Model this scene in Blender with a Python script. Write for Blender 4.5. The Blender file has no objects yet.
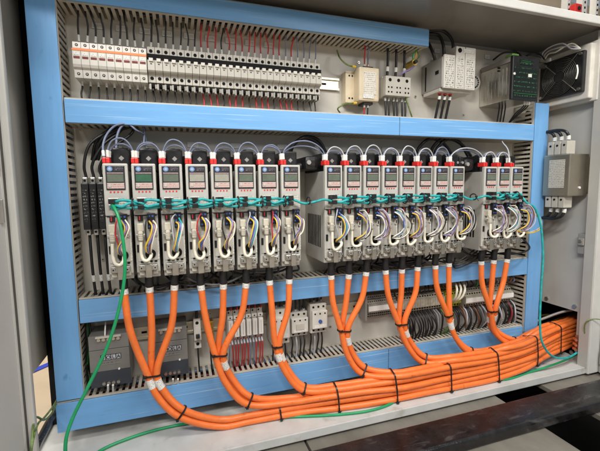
import bpy, bmesh, math, random
from mathutils import Vector, Matrix
random.seed(7)
S = bpy.context.scene
COL = S.collection

# ------------------------------------------------------------------ camera
# camera rows: right, down, forward in world space (x right along the panel, y into the cabinet, z up)
RX = Vector((0.94850093, -0.31654356, -0.01208993))
RD = Vector((-0.042691, -0.08991672, -0.9950339))
RF = Vector((0.31388449, 0.94430671, -0.09879965))
FPX = 371.3
cam = bpy.data.cameras.new('camera'); camo = bpy.data.objects.new('camera', cam); COL.objects.link(camo)
m = Matrix.Identity(4)
for r in range(3):
    m[r][0] = RX[r]; m[r][1] = -RD[r]; m[r][2] = -RF[r]
camo.matrix_world = m
cam.sensor_width = 36; cam.lens = FPX / 600 * 36; cam.clip_start = .02; cam.clip_end = 100
S.camera = camo

# ------------------------------------------------------------------ world and lamps
W = bpy.data.worlds.new('World'); S.world = W; W.use_nodes = True
W.node_tree.nodes['Background'].inputs[0].default_value = (.86, .93, 1, 1)
W.node_tree.nodes['Background'].inputs[1].default_value = .24

def area(name, loc, target, sx, sy, power, col):
    l = bpy.data.lights.new(name, 'AREA'); l.shape = 'RECTANGLE'; l.size = sx; l.size_y = sy
    l.energy = power; l.color = col
    o = bpy.data.objects.new(name, l); COL.objects.link(o); o.location = loc
    o.rotation_euler = (Vector(target) - Vector(loc)).to_track_quat('-Z', 'Y').to_euler()
area('workshop_and_fill_lamp', (-.8, -.95, 1.8), (.3, 1, -.15), 1.8, .22, 80, (1, .97, .92))
area('workshop_and_fill_lamp', (1.3, -.5, 2.5), (.8, .95, -.5), 1.0, .3, 46, (1, .96, .9))
area('workshop_and_fill_lamp', (1.3, -1.5, 1.1), (-.34, .95, -.1), 1.0, .3, 15, (1, .97, .93))  # fill lamp, added to lighten the left wall and door
area('background_lamp', (-1.6, 2.6, 2.2), (-1.2, 2.6, -1), 1.6, 1.6, 60, (1, .93, .82))
area('background_lamp', (3.2, 2.6, 2.8), (3.4, 5.0, 1.2), 1.4, 1.0, 120, (1, .93, .82))
S.view_settings.view_transform = 'Standard'; S.view_settings.look = 'None'
S.view_settings.exposure = .14; S.view_settings.gamma = 1
S.render.engine = 'CYCLES'

# ------------------------------------------------------------------ helpers
def at(u, v, D):
    r = RX * (u - 300) + RD * (v - 225.5) + RF * FPX
    return r * (D / r.y)
def atz(u, v, z):
    r = RX * (u - 300) + RD * (v - 225.5) + RF * FPX
    return r * (z / r.z)

def s2l(c):
    return tuple(((x/255+.055)/1.055)**2.4 if x/255 > .04045 else x/255/12.92 for x in c)

MATS = {}
def mat(name, col, rough=.5, metal=0, var=.12, vscale=25, stretch=(1, 1, 1), bump=.0, bscale=300, spec=.5, coat=0,
        dirt=None, emis=None, streak=None, soft=.1, distort=0):
    if name in MATS: return MATS[name]
    M = bpy.data.materials.new(name); M.use_nodes = True; nt = M.node_tree; N = nt.nodes; L = nt.links
    p = N['Principled BSDF']; p.inputs['Roughness'].default_value = rough; p.inputs['Metallic'].default_value = metal
    p.inputs['Specular IOR Level'].default_value = spec; p.inputs['Coat Weight'].default_value = coat
    tc = N.new('ShaderNodeTexCoord'); mp = N.new('ShaderNodeMapping'); mp.inputs['Scale'].default_value = stretch
    geo = N.new('ShaderNodeNewGeometry')
    L.new(geo.outputs['Position'], mp.inputs[0])
    nz = N.new('ShaderNodeTexNoise'); nz.inputs['Scale'].default_value = vscale; nz.inputs['Detail'].default_value = 5
    nz.inputs['Roughness'].default_value = .62
    L.new(mp.outputs[0], nz.inputs[0])
    cr = N.new('ShaderNodeValToRGB')
    cr.color_ramp.elements[0].position = .3; cr.color_ramp.elements[1].position = .72
    a = tuple(max(0, x*(1-var)) for x in col); b = tuple(min(1, x*(1+var)) for x in col)
    cr.color_ramp.elements[0].color = (*a, 1); cr.color_ramp.elements[1].color = (*b, 1)
    L.new(nz.outputs[0], cr.inputs[0])
    out = cr.outputs[0]
    if dirt or streak:
        if dirt: dc, thr, ds, dst = dirt
        else: dc, thr, ds, dst = streak
        m2 = N.new('ShaderNodeMapping'); m2.inputs['Scale'].default_value = dst; L.new(geo.outputs['Position'], m2.inputs[0])
        n2 = N.new('ShaderNodeTexNoise'); n2.inputs['Scale'].default_value = ds; n2.inputs['Detail'].default_value = 10; n2.inputs['Distortion'].default_value = distort
        L.new(m2.outputs[0], n2.inputs[0])
        r2 = N.new('ShaderNodeValToRGB'); r2.color_ramp.elements[0].position = thr; r2.color_ramp.elements[1].position = min(1, thr+soft)
        L.new(n2.outputs[0], r2.inputs[0])
        mx = N.new('ShaderNodeMixRGB'); mx.inputs[2].default_value = (*dc, 1)
        L.new(r2.outputs[0], mx.inputs[0]); L.new(out, mx.inputs[1]); out = mx.outputs[0]
    L.new(out, p.inputs['Base Color'])
    mr = N.new('ShaderNodeMapRange'); mr.inputs['To Min'].default_value = max(.03, rough-.1); mr.inputs['To Max'].default_value = min(1, rough+.12)
    L.new(nz.outputs[0], mr.inputs[0]); L.new(mr.outputs[0], p.inputs['Roughness'])
    if bump:
        nb = N.new('ShaderNodeTexNoise'); nb.inputs['Scale'].default_value = bscale; nb.inputs['Detail'].default_value = 3
        L.new(mp.outputs[0], nb.inputs[0])
        bp = N.new('ShaderNodeBump'); bp.inputs['Strength'].default_value = bump; bp.inputs['Distance'].default_value = .001
        L.new(nb.outputs[0], bp.inputs['Height']); L.new(bp.outputs[0], p.inputs['Normal'])
    MATS[name] = M
    return M

def print_mat(name, base, ink, scale=(1100, 1100, 420), thr=.5, rows=180., fill=.45, rough=.45):
    """tiny rows of unreadable print, laid out in the part's own coordinates"""
    M = bpy.data.materials.new(name); M.use_nodes = True; nt = M.node_tree; N = nt.nodes; L = nt.links
    p = N['Principled BSDF']; p.inputs['Roughness'].default_value = rough
    tc = N.new('ShaderNodeTexCoord')
    mp = N.new('ShaderNodeMapping'); mp.inputs['Scale'].default_value = scale; L.new(tc.outputs['Object'], mp.inputs[0])
    nz = N.new('ShaderNodeTexNoise'); nz.inputs['Scale'].default_value = 1; nz.inputs['Detail'].default_value = 2
    L.new(mp.outputs[0], nz.inputs[0])
    g = N.new('ShaderNodeMath'); g.operation = 'GREATER_THAN'; g.inputs[1].default_value = thr; L.new(nz.outputs[0], g.inputs[0])
    sp = N.new('ShaderNodeSeparateXYZ'); L.new(tc.outputs['Object'], sp.inputs[0])
    a = N.new('ShaderNodeMath'); a.operation = 'MULTIPLY'; a.inputs[1].default_value = rows; L.new(sp.outputs[2], a.inputs[0])
    f = N.new('ShaderNodeMath'); f.operation = 'FRACT'; L.new(a.outputs[0], f.inputs[0])
    g2 = N.new('ShaderNodeMath'); g2.operation = 'LESS_THAN'; g2.inputs[1].default_value = fill; L.new(f.outputs[0], g2.inputs[0])
    mu = N.new('ShaderNodeMath'); mu.operation = 'MULTIPLY'; L.new(g.outputs[0], mu.inputs[0]); L.new(g2.outputs[0], mu.inputs[1])
    mx = N.new('ShaderNodeMixRGB'); mx.inputs[1].default_value = (*base, 1); mx.inputs[2].default_value = (*ink, 1)
    L.new(mu.outputs[0], mx.inputs[0]); L.new(mx.outputs[0], p.inputs['Base Color'])
    MATS[name] = M
    return M

BLUE = mat('blue_film', (.165, .385, .70), .30, var=.06, vscale=14, stretch=(.5, 1, 5), bump=.10, bscale=60, spec=.4,
           streak=((.42, .62, .82), .60, 30, (.10, 1, 10)))
BLUEV = mat('blue_film_vertical', (.165, .385, .70), .30, var=.06, vscale=14, stretch=(5, 1, .5), bump=.10, bscale=60, spec=.4,
            streak=((.10, .27, .53), .66, 30, (2, 1, .7)))
BEIGE = mat('duct_plastic', (.50, .46, .385), .5, var=.08, vscale=30)
PANEL = mat('painted_panel', (.57, .54, .48), .38, var=.06, vscale=12, bump=.05, bscale=500)
PAINT = mat('cabinet_paint', (.46, .455, .43), .33, var=.07, vscale=8, bump=.12, bscale=700)
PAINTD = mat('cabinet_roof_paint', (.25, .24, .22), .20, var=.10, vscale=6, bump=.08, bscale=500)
PAINTW = mat('pale_lip_paint', (.56, .555, .53), .35, var=.07, vscale=10, bump=.08, bscale=700)
PLATE = mat('cabinet_floor_paint', (.53, .535, .52), .4, var=.10, vscale=16, bump=.08, bscale=600, dirt=((.42, .41, .38), .62, 18, (1, 1, 1)))
MOD = mat('module_plastic', (.62, .595, .54), .42, var=.06, vscale=40)
MODG = mat('module_grey', (.50, .475, .42), .42, var=.07, vscale=40)
DRV = mat('drive_plastic', (.50, .487, .45), .42, var=.07, vscale=30, bump=.04, bscale=600)
DRVS = mat('drive_side_metal', (.50, .485, .45), .4, .3, var=.08, vscale=20)
BLACK = mat('black_plastic', (.012, .012, .013), .38, var=.4, vscale=80)
BLACKM = mat('black_matt', (.008, .008, .008), .8, var=.4, vscale=40, spec=.2)
RED = mat('red_plastic', (.78, .035, .03), .35, var=.12, vscale=80)
DRED = mat('dark_red_window', (.16, .015, .012), .3, var=.2)
ORSTR = mat('orange_stripe', (.82, .22, .06), .4, var=.08)
ORANGE = mat('orange_sheath', (.82, .185, .040), .31, var=.10, vscale=40, bump=.12, bscale=350, spec=.42,
             dirt=((.55, .10, .02), .66, 45, (1, 1, 1)))
TEAL = mat('teal_sheath', (.02, .36, .37), .36, var=.3, vscale=60)
GREEN = mat('green_sheath', (.01, .30, .11), .33, var=.12, vscale=40)
GY = mat('green_yellow', (.13, .20, .05), .4, var=.7, vscale=90)
WBLK = mat('black_wire', (.012, .012, .013), .4, var=.3)
WRED = mat('red_wire', (.50, .02, .025), .4, var=.2)
WWHT = mat('cream_wire', (.74, .70, .58), .45, var=.1)
WGRY = mat('grey_blue_wire', (.17, .20, .30), .4, var=.2)
WSIL = mat('pale_grey_wire', (.45, .46, .50), .4, var=.15)
WYEL = mat('yellow_wire', (.75, .50, .04), .4, var=.1)
WBLU = mat('blue_wire', (.04, .10, .35), .4, var=.15)
WPUR = mat('violet_wire', (.28, .22, .42), .4, var=.15)
WBRN = mat('brown_wire', (.18, .07, .03), .4, var=.15)
WGRN = mat('bright_green_wire', (.02, .36, .05), .4, var=.15)
WHITE = mat('white_plastic', (.78, .77, .73), .45, var=.05)
STEEL = mat('zinc_steel', (.60, .58, .53), .33, 1, var=.10, vscale=30)
DSTEEL = mat('grey_module_metal', (.34, .33, .31), .45, .25, var=.08, vscale=30)
RAIL = mat('din_rail_zinc', (.62, .58, .48), .35, .85, var=.08, vscale=30)
BRONZE = mat('filter_can_metal', (.42, .38, .31), .38, .85, var=.1, vscale=14)
CREAM = mat('filter_cream', (.66, .56, .40), .4, var=.07, vscale=30)
NAVY = mat('dark_band', (.035, .042, .055), .4, var=.2)
LCD = mat('lcd_glass', (.13, .155, .12), .15, var=.15, vscale=50)
LCDB = mat('lcd_pale_glass', (.33, .33, .28), .15, var=.1, vscale=50)
LCDG = mat('lcd_green_glass', (.05, .13, .08), .15, var=.15, vscale=50)
BADGE = mat('badge_blue', (.15, .30, .62), .4, var=.15, vscale=400)
BEZEL = mat('bezel_charcoal', (.035, .032, .04), .3, var=.2, vscale=100)
WOOD = mat('deck_board', (.175, .160, .135), .62, var=.22, vscale=7, stretch=(1.5, .8, 1), bump=.25, bscale=90,
           dirt=((.13, .11, .085), .52, 6, (1, .6, 1)), soft=.3)
FLOOR = mat('workshop_floor', (.62, .50, .36), .6, var=.10, vscale=5)
TAPE = mat('blue_tape', (.02, .06, .55), .5)
BEAM = mat('dirty_black_steel', (.013, .0118, .0125), .24, .0, var=.7, vscale=22, bump=.5, bscale=160,
           dirt=((.12, .115, .11), .57, 24, (.5, 1.6, 1)), spec=.6, soft=.30, distort=.6)
WALLM = mat('background_wall', (.46, .38, .28), .8, var=.06, vscale=3)
GASK = mat('gasket_rubber', (.05, .045, .04), .7, var=.3)
GOLD = mat('brass', (.6, .42, .1), .35, .9, var=.1)
DOORP = mat('door_paint', (.50, .50, .49), .35, var=.05, vscale=5, bump=.06, bscale=500)
COPPER = mat('copper', (.70, .28, .16), .35, .9, var=.15)
TAG = print_mat('printed_white', (.76, .75, .71), (.16, .16, .17), (1100, 1100, 260), .56, 260, .5)
PLT = print_mat('rating_plate', (.60, .58, .52), (.22, .21, .19), (850, 850, 330), .50, 175, .5)
PLTW = print_mat('white_rating_plate', (.70, .67, .60), (.34, .30, .24), (850, 850, 330), .52, 170, .5)
DRVPR = print_mat('module_print', (.66, .64, .58), (.12, .11, .11), (650, 650, 160), .53, 150, .6)
GRPR = print_mat('green_on_black_print', (.008, .012, .010), (.04, .17, .06), (420, 420, 260), .57, 70, .25, .18)
SCR = print_mat('badge_print', (.035, .032, .04), (.35, .33, .36), (900, 900, 500), .55, 300, .4)
PNK = print_mat('keypad_print', (.52, .44, .40), (.55, .10, .11), (900, 900, 300), .52, 210, .45)

class B:
    """collects shapes, each with its material, into ONE mesh object"""
    def __init__(s): s.v = []; s.f = []; s.m = []; s.sm = []; s.ms = []
    def mi(s, m):
        if m not in s.ms: s.ms.append(m)
        return s.ms.index(m)
    def add(s, vs, fs, m, smooth=False):
        o = len(s.v); s.v += [tuple(v) for v in vs]; k = s.mi(m)
        for f in fs: s.f.append([i+o for i in f]); s.m.append(k); s.sm.append(smooth)
        return s
    def box(s, x0, x1, y0, y1, z0, z1, m, c=0):
        x0, x1 = min(x0, x1), max(x0, x1); y0, y1 = min(y0, y1), max(y0, y1); z0, z1 = min(z0, z1), max(z0, z1)
        if c <= 0:
            vs = [(x, y, z) for x in (x0, x1) for y in (y0, y1) for z in (z0, z1)]
            fs = [(0, 1, 3, 2), (4, 6, 7, 5), (0, 4, 5, 1), (2, 3, 7, 6), (0, 2, 6, 4), (1, 5, 7, 3)]
            return s.add(vs, fs, m)
        c = min(c, (x1-x0)*.45, (y1-y0)*.45, (z1-z0)*.45)
        bm = bmesh.new(); r = bmesh.ops.create_cube(bm, size=1)
        for v in bm.verts:
            v.co = Vector(((x0+x1)/2+v.co.x*(x1-x0), (y0+y1)/2+v.co.y*(y1-y0), (z0+z1)/2+v.co.z*(z1-z0)))
        bmesh.ops.bevel(bm, geom=list(bm.edges), offset=c, segments=2, affect='EDGES', profile=.6)
        bm.verts.index_update()
        s.add([v.co[:] for v in bm.verts], [[v.index for v in f.verts] for f in bm.faces], m); bm.free()
        return s
    def prof(s, pts, x0, x1, m):      # (y,z) profile extruded along x
        n = len(pts)
        vs = [(x0, y, z) for y, z in pts] + [(x1, y, z) for y, z in pts]
        fs = [tuple(range(n)), tuple(range(2*n-1, n-1, -1))] + [(i, i+n, (i+1) % n+n, (i+1) % n) for i in range(n)]
        return s.add(vs, fs, m)
    def cyl(s, p0, p1, r, m, n=16, r1=None, cap=True):
        p0 = Vector(p0); p1 = Vector(p1); d = (p1-p0).normalized(); u = d.orthogonal().normalized(); w = d.cross(u)
        r1 = r if r1 is None else r1; vs = []
        for p, q in ((p0, r), (p1, r1)):
            for i in range(n):
                a = 2*math.pi*i/n; vs.append(p + u*math.cos(a)*q + w*math.sin(a)*q)
        s.add(vs, [(i, (i+1) % n, (i+1) % n+n, i+n) for i in range(n)], m, True)
        if cap: s.add(vs, [tuple(range(n-1, -1, -1)), tuple(range(n, 2*n))], m)
        return s
    def tube(s, pts, r, m, n=10, closed=False):
        P = [Vector(p) for p in pts]; k = len(P); vs = []; u = None
        for i in range(k):
            if closed: t = P[(i+1) % k]-P[i-1]
            else: t = P[min(i+1, k-1)]-P[max(i-1, 0)]
            t = t.normalized()
            if u is None: u = t.orthogonal().normalized()
            u = (u - t*u.dot(t)).normalized(); w = t.cross(u)
            rr = r(i/(k-1)) if callable(r) else r
            for j in range(n):
                a = 2*math.pi*j/n; vs.append(P[i]+u*math.cos(a)*rr+w*math.sin(a)*rr)
        fs = []
        for i in range(k if closed else k-1):
            i2 = (i+1) % k
            for j in range(n): fs.append((i*n+j, i*n+(j+1) % n, i2*n+(j+1) % n, i2*n+j))
        s.add(vs, fs, m, True)
        if not closed: s.add(vs, [tuple(range(n-1, -1, -1)), tuple(range((k-1)*n, k*n))], m)
        return s
    def mesh(s, name):
        me = bpy.data.meshes.new(name); me.from_pydata(s.v, [], s.f)
        for mt in s.ms: me.materials.append(mt)
        me.polygons.foreach_set('material_index', s.m); me.polygons.foreach_set('use_smooth', s.sm)
        bm = bmesh.new(); bm.from_mesh(me); bmesh.ops.recalc_face_normals(bm, faces=bm.faces); bm.to_mesh(me); bm.free()
        me.update(); return me
    def obj(s, name, parent=None, label=None):
        o = bpy.data.objects.new(name, s.mesh(name)); COL.objects.link(o)
        if parent is not None: o.parent = parent
        if label: o['label'] = label
        return o
    def local(s, p):                   # shift vertices so the parent's place is the origin
        p = Vector(p); s.v = [tuple(Vector(v)-p) for v in s.v]; return s

def smooth_path(pts, seg=8):
    P = [Vector(p) for p in pts]; P = [P[0]*2-P[1]]+P+[P[-1]*2-P[-2]]; out = []
    for i in range(1, len(P)-2):
        p0, p1, p2, p3 = P[i-1:i+3]
        a = max((p1-p0).length, 1e-6)**.5; b = max((p2-p1).length, 1e-6)**.5; c = max((p3-p2).length, 1e-6)**.5
        m1 = (p1-p0)/a-(p2-p0)/(a+b)+(p2-p1)/b; m2 = (p2-p1)/b-(p3-p1)/(b+c)+(p3-p2)/c
        m1 = m1*b; m2 = m2*b
        for k in range(seg):
            t = k/seg
            out.append(p1*(2*t**3-3*t*t+1)+m1*(t**3-2*t*t+t)+p2*(-2*t**3+3*t*t)+m2*(t**3-t*t))
    out.append(P[-2]); return out

def sub(path, d0, d1):                 # the stretch of a path between two lengths
    out = []; L = 0
    for i in range(len(path)-1):
        l = (path[i+1]-path[i]).length
        for k in range(4):
            q = L+l*k/4
            if d0 <= q <= d1: out.append(path[i].lerp(path[i+1], k/4))
        L += l
    return out

def thing(name, label, cat, loc=(0, 0, 0), group=None):
    o = bpy.data.objects.new(name, None); COL.objects.link(o); o.location = loc; o.empty_display_size = .02
    return tag(o, label, cat, group)
def tag(o, label, cat, group=None):
    o['label'] = label; o['category'] = cat
    if group: o['group'] = group
    return o
def struct(o): o['kind'] = 'structure'; return o
def dup(root, loc, label):
    r = root.copy(); COL.objects.link(r); r.location = loc; r['label'] = label
    for ch in list(root.children):
        c = ch.copy(); COL.objects.link(c); c.parent = r
        for g in list(ch.children):
            d = g.copy(); COL.objects.link(d); d.parent = c
    return r
ORD = 'first second third fourth fifth sixth seventh eighth ninth tenth eleventh twelfth thirteenth fourteenth fifteenth sixteenth seventeenth eighteenth nineteenth twentieth twenty-first twenty-second twenty-third twenty-fourth twenty-fifth twenty-sixth twenty-seventh twenty-eighth twenty-ninth thirtieth'.split()
TENS = {3: 'thirt', 4: 'fort', 5: 'fift', 6: 'sixt', 7: 'sevent'}
for _i in range(30, 79):
    _t, _u = divmod(_i+1, 10)
    ORD.append((TENS[_t]+'ieth') if _u == 0 else (TENS[_t]+'y-'+ORD[_u-1]))
ORD[29] = 'thirtieth'
def rj(a): return random.uniform(-a, a)

def text_mesh(txt, size, m, depth=.0004):
    c = bpy.data.curves.new('writing', 'FONT'); c.body = txt; c.size = size; c.extrude = depth
    c.align_x = 'CENTER'; c.align_y = 'CENTER'
    o = bpy.data.objects.new('writing', c); COL.objects.link(o)
    dg = bpy.context.evaluated_depsgraph_get(); me = bpy.data.meshes.new_from_object(o.evaluated_get(dg))
    bpy.data.objects.remove(o); me.materials.clear(); me.materials.append(m); return me
def text_obj(name, txt, size, m, loc, parent, rot=(math.pi/2, 0, 0), bold=0):
    o = bpy.data.objects.new(name, text_mesh(txt, size, m)); COL.objects.link(o); o.parent = parent
    o.location = loc; o.rotation_euler = rot; return o

# ------------------------------------------------------------------ setting
YB, YF, YP, YC = 1.12, .858, 1.085, 1.0
XL, XR, ZT, ZB = -.340, 1.335, .505, -.625
b = B(); b.box(-8, 8, -4, 8, -1.02, -1.0, FLOOR); struct(b.obj('floor'))
b = B(); b.box(-8, 10, 5.0, 5.1, -1.0, 3.2, WALLM); struct(b.obj('background_wall'))
for i, (p, q) in enumerate((((33, 371), (48, 364.5)), ((42, 354.5), (49, 350.5)))):
    a0 = atz(p[0], p[1], -.996); a1 = atz(q[0], q[1], -.996); e = (a1-a0); e.z = 0; a0 = a0-e*.8; a1 = a1+e*1.2
    n = Vector((-e.y, e.x, 0)).normalized()*.022
    bb = B(); up = Vector((0, 0, .002))
    vs = [a0-n, a1-n, a1+n, a0+n]; vs = vs+[v+up for v in vs]
    bb.add(vs, [(3, 2, 1, 0), (4, 5, 6, 7), (0, 1, 5, 4), (1, 2, 6, 5), (2, 3, 7, 6), (3, 0, 4, 7)], TAPE)
    tag(bb.obj('floor_tape'), ['blue marking tape on the floor, nearer of the two lines seen past the cabinet',
                               'blue marking tape on the floor, farther of the two lines seen past the cabinet'][i], 'tape', 'blue tape lines on the workshop floor')
# timber deck under the cabinet
for i, (x0, x1) in enumerate(((-.27, .29), (.296, .925), (1.12, 1.75))):
    bb = B(); bb.box(x0, x1, .30, 1.35, -.670, -.655, WOOD, .002)
    tag(bb.obj('deck_board'), ['wide brown deck board under the left end of the cabinet',
                               'wide brown deck board under the middle of the cabinet, left of the black gap',
                               'wide brown deck board under the right end of the cabinet, right of the black gap'][i], 'board', 'boards under the cabinet')
for i, y in enumerate((.42, 1.25)):
    bb = B(); bb.box(-.26, 1.74, y, y+.08, -1.0, -.671, BLACKM, .003)
    tag(bb.obj('support_beam'), 'dark beam in the shade carrying the %s edge of the deck boards' % ('front', 'rear')[i], 'beam', 'beams under the deck')
b = B(); b.box(.50, 2.2, .50, 1.24, -.995, -.98, BLACKM)  # black sheet put in so the gap between the boards reads as shade
tag(b.obj('gap_shade_sheet'), 'black sheet put in as the shade below the gap between the deck boards', 'shade sheet')
# dirty steel bar lying across the boards
b = B()
prof = []
for cx, cy, a0 in ((.780-.004, -.622-.004, 0), (.688+.010, -.622-.010, 90), (.688+.004, -.652+.004, 180), (.780-.004, -.652+.004, 270)):
    rr = .010 if a0 == 90 else .004
    for k in range(6):
        a = math.radians(a0+k*18); prof.append((cx+math.cos(a)*rr, cy+math.sin(a)*rr))
N_ = 60; x0_, x1_ = -.45, 1.95; n = len(prof); vs = []
for i in range(N_+1):
    x = x0_+(x1_-x0_)*i/N_
    for (y, z) in prof: vs.append((x, y+rj(.0002), z+rj(.0002)))
fs = [(i*n+j, (i+1)*n+j, (i+1)*n+(j+1) % n, i*n+(j+1) % n) for i in range(N_) for j in range(n)]
b.add(vs, fs, BEAM, False); b.add(vs, [tuple(range(n)), tuple(range((N_+1)*n-1, N_*n-1, -1))], BEAM)
tag(b.obj('steel_bar'), 'long dirty black steel bar lying on the boards in front of the cabinet', 'bar')
# rack behind, seen above the cabinet's roof lip
for i, (u, w) in enumerate(((568.5, .035), (584.5, .055), (597, .03))):
    p = at(u, 10, 2.2); bb = B(); bb.box(p.x-w/2, p.x+w/2, 2.2, 2.25, -1.0, 1.9, WHITE, .004)
    for k in range(24): bb.box(p.x-.005, p.x+.005, 2.196, 2.2, .9+k*.04, .915+k*.04, BLACKM)
    tag(bb.obj('rack_post'), ['white perforated rack post behind the cabinet, left of the red clip', 'broad white rack post behind the cabinet, just right of the red clip',
                              'white rack post behind the cabinet, nearest the right edge'][i], 'post', 'white posts of the rack behind')
p = at(575, 10, 2.17); b = B(); b.box(p.x-.035, p.x+.035, 2.14, 2.19, p.z-.035, p.z+.035, RED, .008); b.cyl((p.x, 2.135, p.z), (p.x, 2.14, p.z), .015, BLACK)
tag(b.obj('rack_clip'), 'small red clip on the rack behind the cabinet', 'clip')

# ------------------------------------------------------------------ the cabinet
CAB = thing('electrical_cabinet', 'large open light grey steel control cabinet holding all the wiring', 'cabinet')
b = B(); b.box(XL-.003, XR+.02, YB, YB+.004, ZB-.02, ZT+.01, PAINT); b.obj('back_wall', CAB)
b = B(); b.box(XL+.02, XR-.02, YP, YP+.004, -.60, .478, PANEL, .001); b.obj('mounting_panel', CAB)
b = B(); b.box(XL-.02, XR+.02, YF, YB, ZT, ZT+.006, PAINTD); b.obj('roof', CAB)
b = B(); b.box(XL-.03, XR+.04, YF-.016, YF, ZT-.012, ZT+.012, PAINTW, .003); b.obj('roof_lip', CAB)
b = B(); b.box(XL-.02, XR+.02, YF, YB, ZB-.006, ZB, PLATE); b.box(XL-.02, XR+.02, YF-.006, YF, ZB-.022, ZB+.001, PLATE, .002)
b.obj('base_plate', CAB)
# side walls with a cable cut-out low down
def side_wall(x0, x1, post):
    zc = -.447 if post else -.430
    b = B(); b.box(x0, x1, YF, YB, zc, ZT, PAINT)
    if post: b.box(x0, x1, YF, .905, ZB, -.447, PAINT); b.box(x0, x1, 1.10, YB, ZB, -.447, PAINT)
    b.box(x0, x1, .905 if post else YF, YB, ZB, ZB+.012, PAINT)
    return b.obj('side_wall', CAB)
side_wall(XL-.004, XL, False); sw = side_wall(XR, XR+.004, True)
# front frame posts
b = B(); b.box(XR-.024, XR+.026, YF-.016, YF, ZB-.02, ZT-.012, PAINTW, .003); b.box(XR-.026, XR-.022, YF-.012, YF+.02, ZB, ZT-.012, PAINT); b.obj('frame_post', CAB)
b = B(); b.box(XL+.036, XL+.050, YF-.014, YF, ZB-.02, ZT-.012, PAINT, .004); b.box(XL+.0, XL+.037, YF-.002, YF+.002, ZB-.02, ZT-.012, PAINT)
b.box(XL+.018, XL+.029, YF-.016, YF-.002, ZB-.02, ZT-.012, PAINT, .003); b.obj('frame_post', CAB)
b = B(); b.box(XL+.006, XL+.0165, YF-.011, YF-.0025, ZB-.02, ZT-.012, GASK, .002); b.obj('gasket', CAB)
# black strip standing in for the shaded back wall beside the left duct
b = B(); b.box(XL+.0005, XL+.045, 1.105, 1.119, ZB, ZT, BLACKM); b.obj('back_shade_strip', CAB)
for x, z in ((.56, .39), (.77, .30), (.93, .40), (.97, .25), (.33, .03), (.34, -.12), (.865, -.10), (.46, -.45), (.53, -.44), (.08, -.36), (-.19, -.18), (.32, -.20)):
    b = B(); b.cyl((x, YP-.0024, z), (x, YP-.0002, z), .0042, STEEL, 12); b.cyl((x, YP-.0028, z), (x, YP-.0023, z), .0018, BLACKM, 6); b.obj('panel_screw', CAB)
# screws on the right wall, wall fittings
for y, z in ((1.02, -.43), (.915, -.43), (.915, -.60)):
    b = B(); b.cyl((XR-.006, y, z), (XR, y, z), .007, STEEL, 12); b.obj('screw', CAB)
b = B(); b.box(XR-.022, XR-.0005, .875, .905, -.235, -.165, DSTEEL, .002); b.box(XR-.030, XR-.022, .880, .900, -.205, -.180, DSTEEL, .003)
b.cyl((XR-.034, .89, -.190), (XR-.030, .89, -.190), .005, STEEL, 10); b.obj('latch', CAB)
# black wireway beside the right opening
b = B(); b.box(XR+.20, XR+.21, .86, 1.14, -.66, -.43, BLACKM); b.box(XR+.004, XR+.21, 1.14, 1.15, -.66, -.43, BLACKM)
b.box(XR+.004, XR+.21, .86, 1.14, -.43, -.42, BLACKM); b.box(XR+.004, XR+.21, .86, 1.14, -.66, -.65, BLACKM); b.box(XR+.004, XR+.21, .85, .86, -.66, -.42, BLACKM)
tag(b.obj('wireway'), 'black cable trough outside the right wall taking the orange cables', 'trough')
# doors (children of the cabinet, they hinge on it)
def door(hx, hy, dx, dy, length, sgn):
    d = Vector((dx, dy, 0)).normalized(); nn = Vector((-d.y, d.x, 0))*sgn
    def slab(b, s0, s1, t0, t1, z0, z1, m):
        o = Vector((hx, hy, 0)); vs = []
        for s_ in (s0, s1):
            for t in (t0, t1):
                for z in (z0, z1): vs.append(o+d*s_+nn*t+Vector((0, 0, z)))
        b.add(vs, [(0, 1, 3, 2), (4, 6, 7, 5), (0, 4, 5, 1), (2, 3, 7, 6), (0, 2, 6, 4), (1, 5, 7, 3)], m)
    b = B(); slab(b, 0, length, -.02, 0, ZB-.02, ZT+.01, DOORP); D = b.obj('door', CAB)
    b = B()
    for z0, z1 in ((ZB+.02, ZB+.045), (ZT-.045, ZT-.02)): slab(b, .001, length-.012, 0, .010, z0, z1, GASK)
    slab(b, .001, .013, 0, .010, ZB+.045, ZT-.045, GASK); slab(b, length-.034, length-.012, 0, .010, ZB+.045, ZT-.045, GASK)
    b.obj('gasket', D)
    for s0 in (-.006, length-.008):
        b = B(); slab(b, s0, s0+.0055, -.021, .014, ZB-.02, ZT+.01, PAINTW); b.obj('door_rim', D)
    b = B(); slab(b, .016, length-.045, 0, .012, ZB+.06, ZT-.06, DOORP); slab(b, .06, length-.06, .0125, .0135, -.497, -.494, WHITE)
    b.obj('inner_panel', D)
    return D
door(XL+.012, YF-.018, -.20, -.98, .80, -1)
door(XR+.034, YF-.020, .93, -.37, .80, 1)
def hinge(x, y, z, nm):
    b = B(); b.cyl((x, y, z-.03), (x, y, z-.002), .007, STEEL, 12); b.cyl((x, y, z+.002), (x, y, z+.03), .007, STEEL, 12)
    b.box(x-.012, x+.014, y+.003, y+.008, z-.022, z+.022, STEEL, .001); b.obj('hinge', CAB)
hinge(XL+.022, YF-.036, .060, 0); hinge(XL+.022, YF-.036, -.035, 0)
hinge(XR+.030, YF-.030, -.62+.03, 0); hinge(XR+.030, YF-.030, -.12, 0)
# blue sticker on the left wall
b = B(); b.box(XL, XL+.0012, .925, .955, .0, .075, print_mat('blue_sticker', (.25, .36, .55), (.75, .78, .8), (500, 500, 250), .5, 160, .5)); b.obj('sticker', CAB)

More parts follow.
